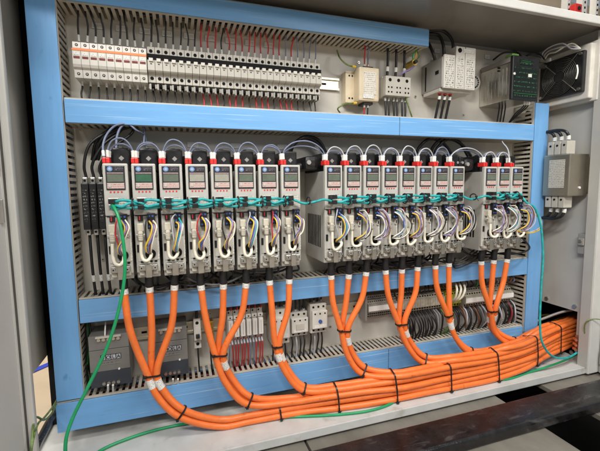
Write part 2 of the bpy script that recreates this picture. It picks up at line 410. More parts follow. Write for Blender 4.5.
# ------------------------------------------------------------------ slotted cable ducts
def comb(b, axis, a0, a1, w, th, pitch=.0152, slot=.0074):
    """a slotted wall standing off the panel; axis 'x': runs along x at height w; axis 'z': runs along z at x = w"""
    def bx(s0, s1, y0, y1, extra=0):
        if axis == 'x': b.box(s0, s1, y0, y1, w-th/2-extra, w+th/2+extra, BEIGE)
        else: b.box(w-th/2-extra, w+th/2+extra, y0, y1, s0, s1, BEIGE)
    bx(a0, a1, YC+.001, YC+.0085, .0006); bx(a0, a1, YP-.007, YP-.0005)
    n = int((a1-a0)/pitch); 
    for i in range(n+1):
        s0 = a0+i*pitch; s1 = min(s0+pitch-slot, a1)
        if s1 > s0: bx(s0, s1, YC+.0085, YP-.007)
def duct(label, horiz, a0, a1, w0, w1, covmat, ca0=None, ca1=None):
    t = thing('cable_duct', label, 'cable duct', (0, 0, 0), 'slotted cable ducts with blue covers')
    for ww in (w0+.0015, w1-.0015):
        b = B(); comb(b, 'x' if horiz else 'z', a0, a1, ww, .002); b.obj('slotted_wall', t)
    b = B()
    if horiz: b.box(a0, a1, YP-.004, YP-.001, w0+.004, w1-.004, BEIGE)
    else: b.box(w0+.004, w1-.004, YP-.004, YP-.001, a0, a1, BEIGE)
    b.obj('back_strip', t)
    ca0 = a0 if ca0 is None else ca0; ca1 = a1 if ca1 is None else ca1
    b = B()
    if horiz: b.box(ca0, ca1, YC-.004, YC+.0008, w0+.001, w1-.0035, covmat, .0012)
    else: b.box(w0+.001, w1-.001, YC-.004, YC+.0008, ca0, ca1, covmat, .0012)
    b.obj('cover', t)
    if horiz and a1 > 1:
        b = B(); xj = ca0+(ca1-ca0)*.62; b.box(xj-.0006, xj+.0006, YC-.0044, YC-.0038, w0+.001, w1-.0035, BLACKM); b.obj('cover_joint', t)
    # the wires packed in it
    k = 0
    bb = B()
    for j in range(12):
        off = w0+.008+(w1-w0-.016)*(j*5 % 12+.5)/12; pts = []
        for q in range(13):
            s_ = a0+.02+(a1-a0-.04)*q/12; y = 1.038+.028*((j*7) % 5)/4+rj(.007)
            pts.append((s_, y, off+rj(.004)) if horiz else (off+rj(.004), y, s_))
        bb.tube(smooth_path(pts, 3), .0052, [WBLK, WBLK, WBLK, WBLK, WBLK, WBLK, WBLK, WGRY, WBLK, DRED, WBLK, WBLK][j], 6)
    tag(bb.obj('wire_bundle'), 'bundle of black wires packed inside the '+label.split(',')[0], 'wire bundle', 'wire bundles inside the ducts')
    return t
duct('left upright blue-covered duct, tallest of them, beside the open left side', False, -.507, .497, -.296, -.236, BLUEV)
duct('top blue-covered duct, the highest one, under the cabinet roof', True, -.233, .753, .427, .480, BLUE)
duct('second blue-covered duct, running above the row of drives', True, -.233, 1.197, .157, .215, BLUE)
duct('third blue-covered duct, running just below the row of drives', True, -.233, 1.197, -.320, -.258, BLUE)
duct('bottom blue-covered duct, the lowest one, behind the orange cable bundle', True, -.298, 1.190, -.588, -.511, BLUE)
duct('right upright blue-covered duct, the short one beside the right wall', False, -.537, .287, 1.199, 1.264, BLUEV)

# ------------------------------------------------------------------ DIN rails
def rail(x0, x1, zc, label):
    b = B(); b.prof([(1.0755, zc-.0175), (1.0775, zc-.0175), (1.0775, zc-.0135), (1.0845, zc-.0125), (1.0845, zc+.0125), (1.0775, zc+.0135), (1.0775, zc+.0175), (1.0755, zc+.0175),
                     (1.0755, zc+.0120), (1.0820, zc+.0110), (1.0820, zc-.0110), (1.0755, zc-.0120)], x0, x1, RAIL)
    for i in range(int((x1-x0)/.036)):
        x = x0+.012+i*.036; b.box(x, x+.014, 1.0815, 1.0822, zc-.003, zc+.003, BLACKM)
    tag(b.obj('mounting_rail'), label, 'rail', 'slotted mounting rails')
rail(-.225, .490, .316, 'slotted zinc rail behind the top row of breakers')
rail(-.226, .582, -.391, 'slotted zinc rail in the bottom row, bare between the contactors and the terminals')
rail(.600, 1.185, -.400, 'slotted zinc rail behind the terminal blocks at lower right')

# small white panel labels between wires
def plabel(x, z, w, i, where, tot):
    b = B(); b.box(x-w/2-.0009, x+w/2+.0009, YP-.0012, YP-.0002, z-.0079, z+.0079, DSTEEL); b.box(x-w/2, x+w/2, YP-.0025, YP-.0011, z-.007, z+.007, WHITE); b.box(x-w/2+.003, x+w/2-.003, YP-.0028, YP-.0024, z-.0035, z+.003, TAG); b.local((x, YP, z))
    o = b.obj('panel_label'); o.location = (x, YP, z)
    tag(o, 'small white printed label on the panel, %s from the left %s' % (ORD[i], where), 'label', 'printed labels on the panel '+where)
for i in range(9): plabel(-.168+i*.055, .412, .026, i, 'below the top duct', 9)
for i in range(9): plabel(-.185+i*.118+(.02 if i > 3 else 0), .125, .03, i, 'below the second duct', 9)
for i, (u, v) in enumerate(((407, 50), (437, 51), (487, 57))):
    p = at(u, v, YP); plabel(p.x, p.z, .022, i, 'beside the top duct end', 3)

# ------------------------------------------------------------------ top row: fuse holders and breakers
P = .0178
def screw_disc(b, x, y, z, r, m=BLACKM):
    b.cyl((x, y-.0006, z), (x, y+.002, z), r, m, 10)
FZ0, FZ1 = .267, .346
def fuse_proto(loc):
    t = thing('fuse_holder', '', 'fuse holder', loc, 'fuse holders in the top row')
    w = P/2-.0004; ox, oy, oz = 0, -.065, 0
    b = B(); Y = lambda y: y-1.083
    b.prof([(Y(1.083), -.040), (Y(1.026), -.040), (Y(1.024), -.022), (Y(1.018), -.018), (Y(1.015), -.012), (Y(1.015), .020), (Y(1.018), .024), (Y(1.0205), .027), (Y(1.022), .040), (Y(1.083), .040)], -w, w, MOD)
    b.obj('body', t)
    b = B(); b.box(-w-.0004, w+.0004, Y(1.0140), Y(1.024), .0185, .0235, ORSTR); b.obj('stripe', t)
    b = B(); b.box(-w+.002, w-.002, Y(1.0142), Y(1.017), .0005, .0060, DRED, .0005); b.obj('window', t)
    for z in (.033, -.031):
        b = B(); yy = 1.0213 if z > 0 else 1.0252; screw_disc(b, 0, Y(yy), z, .0034); b.cyl((0, Y(yy-.0010), z), (0, Y(yy-.0006), z), .0018, DSTEEL, 8); b.obj('screw', t)
    b = B(); b.box(-w+.003, w-.003, Y(1.0143), Y(1.0152), .0085, .015, TAG); b.obj('label', t)
    return t
proto = None
for i in range(9):
    loc = (-.205+i*P, 1.083, .3075); lab = 'white fuse holder with orange stripe and red window, %s from the left' % ORD[i]
    if proto is None: proto = fuse_proto(loc); proto['label'] = lab
    else: dup(proto, loc, lab)
def breaker_proto(loc):
    t = thing('circuit_breaker', '', 'circuit breaker', loc, 'slim circuit breakers in the top row')
    w = P/2-.0005; Y = lambda y: y-1.083
    b = B(); b.prof([(Y(1.083), -.044), (Y(1.048), -.044), (Y(1.048), -.040), (Y(1.034), -.040), (Y(1.034), -.020), (Y(1.022), -.017), (Y(1.019), -.014), (Y(1.019), .010), (Y(1.040), .011), (Y(1.040), .026), (Y(1.034), .027), (Y(1.034), .046), (Y(1.083), .046)], -w, w, MODG)
    b.obj('body', t)
    b = B(); b.box(-w+.0035, w-.0035, Y(1.015), Y(1.036), .0060, .0140, MOD, .001); b.obj('toggle', t)
    b = B(); b.box(-P/2, P/2, Y(1.024), Y(1.0395), .0115, .0265, BLACKM); b.box(-.002, .002, Y(1.018), Y(1.0190), .0, .0015, BLACKM); b.obj('switch_recess', t)
    for z in (.036, -.030):
        b = B(); screw_disc(b, 0, Y(1.0338), z, .0043); b.obj('screw', t)
    b = B(); b.box(-w+.005, w-.003, Y(1.036), Y(1.072), -.050, -.0442, BLACKM); b.box(-w+.002, -w+.006, Y(1.030), Y(1.070), -.058, -.0442, DSTEEL); b.box(-w, -w+.002, Y(1.036), Y(1.075), -.054, -.0442, MODG); b.box(w-.002, w, Y(1.036), Y(1.075), -.054, -.0442, MODG); b.obj('terminal', t)
    return t
proto = None
NB = 26
for i in range(NB):
    loc = (-.205+8.5*P+(i+.55)*P, 1.083, .311); lab = 'slim grey circuit breaker with pale toggle, %s from the left in the top row' % ORD[i]
    if proto is None: proto = breaker_proto(loc); proto['label'] = lab
    else: dup(proto, loc, lab)
# wires above and below them
def wire(pts, r, m, label, cat='wire', group=None, seg=6, n=8, fer=None, name='wire'):
    path = smooth_path(pts, seg); o = Vector(pts[0])
    b = B(); b.tube(path, r, m, n); b.local(o); ob = b.obj(name); ob.location = o; tag(ob, label, cat, group)
    for (d0, d1, fm, fr) in (fer or ()):
        L = sum((path[k+1]-path[k]).length for k in range(len(path)-1))
        if d0 < 0: d0, d1 = L+d0, L+d1
        s_ = sub(path, d0, d1)
        if len(s_) > 1:
            f = B(); f.tube(s_, fr, fm, 10); f.local(o); f.obj('ferrule', ob)
    return ob
cols_up = []; idx = 0
for i in range(9+NB):
    x = -.205+i*P+(.0 if i < 9 else .001)
    isred = i in (16, 17, 18, 20, 21, 22, 23, 24, 25, 26, 27, 28, 30)
    m_ = WRED if isred else (WBLK if i < 29 else WGRY)
    nm = 'red' if isred else ('black' if i < 29 else 'grey')
    n2 = (i % 3 != 0) and i > 8
    wire([(x+rj(.004), 1.050, .452), (x+rj(.005), 1.045, .425), (x+.001+rj(.003), 1.05, .395), (x, 1.052, .360), (x, 1.055, .345)], .0022 if i < 12 else .0019, m_,
         '%s wire dropping from the top duct into the %s module from the left' % (nm, ORD[i]), group='wires above the top row',
         fer=[(-.030, -.014, WHITE, .0030)])
    wire([(x, 1.055, .272), (x, 1.056, .255), (x+rj(.003), 1.05, .235), (x+rj(.005), 1.04, .20)], .0022 if i < 12 else .0019,
         WRED if (15 < i < 31 and i % 4 != 3) else WBLK,
         '%s wire leaving the underside of the %s module from the left' % ('red' if (15 < i < 31 and i % 4 != 3) else 'black', ORD[i]), group='wires below the top row',
         fer=[(.004, .016, WHITE, .0028)])

# ------------------------------------------------------------------ small line filter
loc = (.5625, 1.083, .308)
t = thing('line_filter', 'cream line filter box with printed rating plate, right of the breakers', 'line filter', loc)
b = B(); b.box(-.062, -.032, -.030, 0, -.050, .044, CREAM, .003); b.obj('mounting_flange', t)
b = B(); b.box(-.034, .034, -.064, 0, -.049, .049, CREAM, .006); b.obj('housing', t)
b = B(); b.box(-.018, .022, -.0655, -.0635, -.030, .036, PLTW, .0004); b.obj('rating_plate', t)
b = B(); b.box(-.022, .014, -.0662, -.0650, -.042, -.028, TAG); b.obj('label', t)
for x, z in ((-.050, .030), (-.050, -.036), (-.040, .030), (-.040, -.036)):
    b = B(); b.cyl((x, -.0312, z), (x, -.028, z), .0026, BLACKM, 10); b.obj('screw', t)
for z in (.052, -.052):
    b = B(); b.box(-.012, .020, -.050, -.015, z-.004, z+.004, BLACK, .001); b.cyl((-.004, -.04, z), (-.004, -.04, z*1.22), .0035, WHITE, 8); b.cyl((.008, -.04, z), (.008, -.04, z*1.22), .0035, COPPER if z > 0 else WHITE, 8); b.obj('terminal', t)
for i, (dx, m_, nm) in enumerate(((-.004, WRED, 'red'), (.008, WGRY, 'grey'))):
    wire([(.5625+dx, 1.043, .36), (.5625+dx, 1.043, .385), (.5625+dx+.003, 1.045, .43), (.5625+dx, 1.045, .46)], .0022, m_, nm+' wire rising from the cream line filter to the top duct', group='line filter leads')
    wire([(.5625+dx, 1.043, .256), (.5625+dx, 1.043, .24), (.5625+dx, 1.05, .19)], .0022, WBLK if i else WRED, ('black' if i else 'red')+' wire dropping from the cream line filter', group='line filter leads')
wire([at(337, 50, 1.05), at(340, 58, 1.03), at(347, 64.5, 1.03), at(356, 67, 1.035)], .0022, GY, 'green and yellow earth wire curving to the top of the cream line filter', fer=[(-.014, 0, WYEL, .0035)])
wire([at(340, 113, 1.06), at(338, 108, 1.03), at(346, 104, 1.03), at(357, 103, 1.035)], .0022, GY, 'green and yellow earth wire curving to the foot of the cream line filter', fer=[(-.014, 0, WYEL, .0035)])

# distribution terminal block, three poles
loc = (.670, 1.083, .312)
t = thing('distribution_block', 'pale three-pole terminal block right of the cream filter', 'terminal block', loc)
b = B(); b.box(-.045, .045, -.030, 0, -.031, .033, MODG, .002); b.box(-.045, .045, -.053, -.030, -.029, .030, MODG, .002); b.obj('housing', t)
for k in range(3):
    b = B(); b.cyl((-.030+k*.030, -.0536, .018), (-.030+k*.030, -.050, .018), .0052, BLACKM, 12); b.obj('screw', t)
    for zz in (-.004, -.018):
        for q in (-.005, .006):
            b = B(); b.cyl((-.030+k*.030+q, -.0536, zz), (-.030+k*.030+q, -.050, zz), .0028, BLACKM, 8); b.obj('screw', t)
    x = .670-.030+k*.030
    wire([(x-.001, 1.05, .455), (x, 1.045, .42), (x, 1.045, .38), (x, 1.048, .345)], .0040, WBLK, 'thick black wire into the top of the three-pole block, %s from the left' % ORD[k], group='thick wires above the three-pole block', fer=[(-.028, -.014, WHITE, .0052)])
    for q in (0, 1):
        wire([(x-.006+q*.012, 1.048, .280), (x-.006+q*.012, 1.045, .25), (x-.004+q*.01, 1.045, .19)], .0032, WBLK, 'black wire under the three-pole block, %s from the left' % ORD[k*2+q], group='wires under the three-pole block', fer=[(0, .012, DSTEEL, .004)])
b = B(); p = at(413, 63, 1.05); b.cyl(p+Vector((0, -.01, 0)), p+Vector((0, .033, 0)), .010, GOLD, 14); b.cyl(p+Vector((0, -.018, 0)), p+Vector((0, -.01, 0)), .006, BLACK, 6)
tag(b.obj('earth_stud'), 'brass earth stud with a black nut by the end of the top duct', 'stud')
for k in range(3):
    wire([p+Vector((0, -.004, 0)), p+Vector((.012-.012*k, -.015, .018)), p+Vector((-.012+.012*k, -.012, .045)), p+Vector((-.03, 0, .075))], .002, (GY, WYEL, WGRN)[k], ('striped', 'yellow', 'green')[k]+' earth wire tied to the brass stud', group='earth wires on the brass stud')
wire([at(405, 95, 1.04), at(408, 105, 1.04), at(413, 120, 1.05)], .0022, GY, 'green and yellow wire falling right of the three-pole block')
wire([at(400, 75, 1.03), at(404, 72, 1.02), at(409, 70, 1.03), at(414, 66, 1.04)], .0032, WPUR, 'violet wire from the three-pole block to the brass stud')

# ------------------------------------------------------------------ power contactor with side modules
loc = (.845, 1.083, .352)
t = thing('power_contactor', 'big grey motor starter with two printed front columns, left of the finned supply', 'contactor', loc)
b = B(); b.box(-.052, .070, -.100, 0, -.045, .047, DSTEEL, .003); b.box(-.052, .068, -.092, -.010, -.056, -.045, MODG, .002); b.obj('housing', t)
for x0, x1, z1, nm in ((-.049, -.008, .052, 0), (-.005, .029, .080, 1), (.031, .070, .080, 2)):
    b = B(); b.box(x0, x1, -.106, -.020 if nm else -.0985, -.048, z1, MOD, .002); b.obj('front_module', t)
    b = B(); b.box(x0+.005, x1-.006, -.1068, -.1055, -.044, z1-.004 if nm == 0 else .048, DRVPR); b.obj('printed_plate', t)
b = B(); b.cyl((.008, -.1075, .068), (.008, -.1055, .068), .007, BLACKM, 12); b.box(.022, .062, -.1072, -.1058, .062, .074, TAG); b.obj('badge', t)
b = B(); b.box(-.0535, -.0515, -.085, -.070, .000, .010, BLACKM); b.box(-.0535, -.0515, -.024, -.020, -.040, .036, BLACKM); b.obj('side_slot', t)
for k in range(3):
    x = .808+k*.020
    wire([(x, 1.01, .299), (x, 1.01, .285), (x+.0, 1.02, .25), (x-.002, 1.035, .19)], .0040, WBLK, 'thick black wire with red collar under the big motor starter, %s from the left' % ORD[k], group='thick wires under the motor starter', fer=[(.0, .008, RED, .006), (.012, .022, WHITE, .0048)])
for k, (p0, p1, p2, p3) in enumerate((((428, 42), (430, 46), (433, 53), (435, 60)), ((428, 34), (438, 35), (443, 44), (444, 58)), ((428, 31), (443, 31), (452, 40), (453, 58)))):
    wire([at(*p0, 1.06), at(*p1, 1.045), at(*p2, 1.03), at(*p3, 1.03)], .0050, WBLK, 'thick black cable from the top duct end into the motor starter, %s from the left' % ORD[k], 'cable', 'thick cables above the motor starter', name='cable')

# ------------------------------------------------------------------ power supply with green print
loc = (1.09, 1.083, .347)
t = thing('power_supply', 'metal power supply with a black front and green print, beside the fan', 'power supply', loc)
b = B(); b.box(-.053, .057, -.125, 0, -.067, .050, mat('bright_case_metal', (.66, .64, .60), .22, 1, var=.15, vscale=18, stretch=(1, 4, .6)), .002); b.obj('metal_case', t)
for k in range(7):
    b = B(); b.box(-.0545, -.0531, -.112+k*.015, -.106+k*.015, -.050, .036, MATS['bright_case_metal'], .0006); b.obj('cooling_rib', t)
b = B(); b.box(-.054, .030, -.125, -.004, .0505, .066, DSTEEL, .001); b.obj('top_cover', t)
b = B(); b.box(-.055, .058, -.136, -.125, -.069, .068, BLACK, .003); b.obj('front_panel', t)
b = B(); b.box(-.048, .050, -.1368, -.1362, -.062, .034, GRPR); b.obj('printed_front', t)
b = B(); b.box(-.026, .030, -.1375, -.1365, .040, .058, GRPR); b.obj('name_plate', t)
GRDIM = mat('dim_green_print', (.03, .19, .06), .4)
for x0, x1, z in ((-.024, .026, .047), (-.020, .018, .052), (-.048, .050, -.050)):
    b = B(); b.box(x0, x1, -.1382, -.1374, z, z+.0009, GRDIM); b.obj('green_marking', t)
b = B(); b.box(-.050, -.022, -.128, -.100, .068, .076, mat('green_plug', (.16, .38, .08), .4), .002); b.obj('green_connector', t)
b = B(); b.box(.010, .024, -.1384, -.1370, .004, .014, WHITE); b.cyl((-.049, -.139, .010), (-.049, -.136, .010), .004, WHITE, 10); b.obj('indicator', t)
b = B(); b.cyl((-.057, -.08, .034), (-.053, -.08, .034), .003, BLACKM, 8); b.cyl((-.057, -.08, .044), (-.053, -.08, .044), .003, BLACKM, 8); b.obj('screw', t)
# earth wheel beside it
loc = at(474, 82, 1.04); t = thing('round_vent', 'round perforated disc between motor starter and power supply', 'vent', loc)
b = B(); b.cyl((0, 0, 0), (0, .040, 0), .027, DSTEEL, 24); b.obj('disc', t)
for k in range(16):
    a = k*math.tau/16; b = B(); b.cyl((math.cos(a)*.018, -.0008, math.sin(a)*.018), (math.cos(a)*.018, .002, math.sin(a)*.018), .003, BLACKM, 8); b.obj('hole', t)
for k, (p0, p1, p2, p3) in enumerate((((493, 60), (503, 53), (516, 52), (524, 60)), ((520, 62), (528, 55), (538, 54), (545, 60)))):
    wire([at(*p0, 1.05), at(*p1, 1.02), at(*p2, 1.0), at(*p3, .96)], .003, WBLK, 'black lead arching over the power supply, %s' % ('left one', 'right one')[k], group='leads over the power supply')
for k in range(2):
    p = at(520+k*2, 60+k*6, 1.04); b = B(); b.box(p.x, p.x+.11, 1.02, 1.03, p.z-.007, p.z+.007, STEEL, .001); b.box(p.x+.11, p.x+.118, 1.015, 1.035, p.z-.010, p.z+.010, WHITE, .001)
    tag(b.obj('support_bracket'), ('upper', 'lower')[k]+' bright bracket bar behind the black front supply', 'bracket', 'bracket bars behind the supply')
for k in range(3):
    wire([at(525+k*2.2, 102, .985), at(523.5+k*2.2, 106, .99), at(515+k*2, 114, 1.02), at(508, 124, 1.05)], .0022, WBLK, 'thin black wire with white tip under the power supply, %s from the left' % ORD[k], group='wires under the power supply', fer=[(0, .010, WHITE, .003)])
    wire([at(500+k*3, 100, 1.05), at(499+k*3, 110, 1.05), at(497+k*3, 122, 1.06)], .0022, WBLK, 'thin black wire hanging behind the power supply, %s from the left' % ORD[k], group='wires behind the power supply')

# ------------------------------------------------------------------ filter fan on the right wall
fy0, fy1, fz0, fz1 = .893, 1.046, .305, .437
GUARD = mat('guard_wire', (.16, .155, .14), .4, .8, var=.2)
FX = 1.272
t = thing('cooling_fan', 'black cooling fan with wire guard in a cream housing on the right wall', 'fan', (XR, .96, .37))
O = Vector((XR, .96, .37))
b = B(); b.box(XR-.048, XR-.0005, fy0-.012, fy1+.02, fz0-.022, fz1+.020, MOD, .004); b.box(XR-.030, XR-.0004, fy0-.026, fy1+.03, fz0-.030, fz1+.028, MOD, .003)
b.local(O).obj('housing', t)
b = B(); b.box(FX, XR-.0475, fy0, fy1, fz0, fz1, BLACK, .004); b.local(O).obj('fan_frame', t)
cy, cz = (fy0+fy1)/2, (fz0+fz1)/2
b = B(); b.cyl((FX-.0012, cy, cz), (FX+.001, cy, cz), .062, BLACKM, 40); b.local(O).obj('fan_opening', t)
b = B(); b.cyl((FX-.004, cy, cz), (FX-.0014, cy, cz), .019, BLACK, 24); b.local(O).obj('hub', t)
b = B()
for r_ in (.021, .026, .031, .036, .041, .046, .051, .056, .061):
    b.tube([(FX-.006, cy+math.cos(a*math.tau/48)*r_, cz+math.sin(a*math.tau/48)*r_) for a in range(48)], .0007, GUARD, 6, True)
for a in range(4):
    an = math.pi/4+a*math.pi/2; b.tube([(FX-.005, cy+math.cos(an)*.018, cz+math.sin(an)*.018), (FX-.005, cy+math.cos(an)*.086, cz+math.sin(an)*.086)], .0013, GUARD if a % 2 else STEEL, 6)
b.local(O).obj('wire_guard', t)
for k in range(7):
    a = k*math.tau/7; b = B()
    vs = [(FX-.0020, cy+math.cos(a)*.018, cz+math.sin(a)*.018), (FX-.0020, cy+math.cos(a+.25)*.058, cz+math.sin(a+.25)*.058), (FX-.0014, cy+math.cos(a+.85)*.058, cz+math.sin(a+.85)*.058), (FX-.0014, cy+math.cos(a+.5)*.018, cz+math.sin(a+.5)*.018)]
    vs2 = [(v[0]+.0008, v[1], v[2]) for v in vs]
    b.add(vs+vs2, [(0, 1, 2, 3), (7, 6, 5, 4), (0, 4, 5, 1), (1, 5, 6, 2), (2, 6, 7, 3), (3, 7, 4, 0)], BLACK); b.local(O).obj('blade', t)
b = B()
b.tube([(FX-.004, cy-.058-.004*math.sin(q/8*math.pi), cz-.022+q*.0055) for q in range(9)], .0028, WHITE, 6); b.local(O).obj('label', t)
for q, (yy, zz) in enumerate(((fy0+.010, fz0+.010), (fy1-.010, fz0+.010), (fy0+.010, fz1-.010), (fy1-.010, fz1-.010))):
    b = B(); b.cyl((FX-.005, yy, zz), (FX, yy, zz), .005, STEEL, 10); b.local(O).obj('screw', t)
for k in range(3):
    wire([(1.27, 1.04, .43), (1.25-.01*k, 1.0, .455+.004*k), (1.235, .96-.01*k, .448+.01*k), (1.25, .92, .462-.008*k), (1.265, .90, .44)], .0024, WSIL if k else WWHT,
         'pale lead looped over the top of the fan, %s' % ('uppermost', 'middle', 'lowest')[k], group='leads looped over the fan')

# ------------------------------------------------------------------ mains filter on the right wall
t = thing('mains_filter', 'bronze metal mains filter with silver rating plate on the right wall', 'mains filter', (XR, .96, .03))
O = Vector((XR, .96, .03)); FXm = 1.228+.012
y0, y1, z0, z1 = .895, .988, -.036, .105
b = B(); b.box(FXm, XR-.006, y0, y1, z0, z1, BRONZE, .003); b.local(O).obj('housing', t)
b = B(); b.box(XR-.006, XR-.0005, y0-.018, y1+.010, z0+.01, z1-.01, BRONZE, .001); b.local(O).obj('mounting_flange', t)
b = B(); b.box(FXm-.0012, FXm-.0002, y0+.016, y1-.022, z0+.028, z1-.018, PLT, .0004); b.local(O).obj('rating_plate', t)
b = B(); b.cyl((1.29, y0-.003, z0+.028), (1.29, y0, z0+.028), .004, WHITE, 10); b.local(O).obj('screw', t)
for s_, za, zb in ((1, z1+.0005, z1+.045), (-1, z0-.040, z0-.0005)):
    for k in range(3):
        yy = y1-.018-k*.024; bb = B(); bb.box(FXm+.006, FXm+.045, yy-.010, yy+.010, za, zb, MODG, .002)
        bb.cyl((FXm+.0045, yy, (za+zb)/2+.008), (FXm+.007, yy, (za+zb)/2+.008), .0036, BLACKM, 10); bb.local(O).obj('terminal', t)
    for k in range(3):
        yy = y1-.018-k*.024; x = FXm+.024
        ze = zb if s_ > 0 else za
        wire([(x, yy, ze), (x, yy, ze+s_*.014), (x-.004, yy+.006, ze+s_*.03), (x-.006, yy+.035, ze+s_*.040), (x-.01, 1.06, ze+s_*.030), (x-.02, 1.10, ze+s_*.025)], .0048, WBLK,
             'black cable with white sleeve %s the mains filter, %s from the back' % ('above' if s_ > 0 else 'below', ORD[k]), 'cable', 'cables %s the mains filter' % ('above' if s_ > 0 else 'below'),
             fer=[(.003, .017, WHITE, .0062)], name='cable')

# ------------------------------------------------------------------ black relay modules left of the drives
proto = None
for i in range(3):
    loc = (-.204+i*.0168, 1.083, -.037); lab = 'narrow black relay module left of the drives, %s from the left' % ORD[i]
    if proto is None:
        t = thing('relay_module', lab, 'relay', loc, 'black relay modules left of the drives'); proto = t
        b = B(); b.box(-.0078, .0078, -.085, 0, -.055, .056, BLACK, .002); b.obj('housing', t)
        b = B(); b.box(-.0045, .0045, -.0858, -.0848, -.035, .040, print_mat('relay_print', (.012, .012, .013), (.30, .30, .28), (420, 420, 260), .55, 130, .5)); b.obj('printed_front', t)
        for z in (.062, -.061):
            b = B(); b.box(-.0055, .0055, -.078, -.045, z-.008, z+.008, STEEL, .002); b.cyl((0, -.0790, z), (0, -.077, z), .0030, BLACKM, 8); b.obj('terminal', t)
    else: dup(proto, loc, lab)
    x = loc[0]
    wire([(x, 1.025, .033), (x-.002, 1.02, .06), (x+.012+.012*i, 1.02, .11), (x+.05+.012*i, 1.03, .145), (x+.08, 1.04, .175)], .0034, WBLK, 'black wire curving up from the %s black relay module' % ORD[i], group='wires above the relay modules')
    wire([(x, 1.02, -.105), (x+.001, 1.015, -.13), (x+.003, 1.01, -.19), (x+.004, 1.02, -.25), (x+.004, 1.04, -.29)], .0034, WBLK, 'black wire falling from the %s black relay module' % ORD[i], group='wires below the relay modules', fer=[(.10, .118, TAG, .0046)])
for k in range(3):
    wire([at(92+k*3, 160, 1.05), at(97+k*4, 140, 1.03), at(112+k*5, 129, 1.03), at(132+k*6, 125, 1.05)], .0036, WBLK, 'black cable arching under the second duct at far left, %s of three' % ('outer', 'middle', 'inner')[k], 'cable', 'cables arching at the far left', name='cable')

MGRY_ = mat('mid_grey_wire', (.20, .20, .205), .45, var=.2)
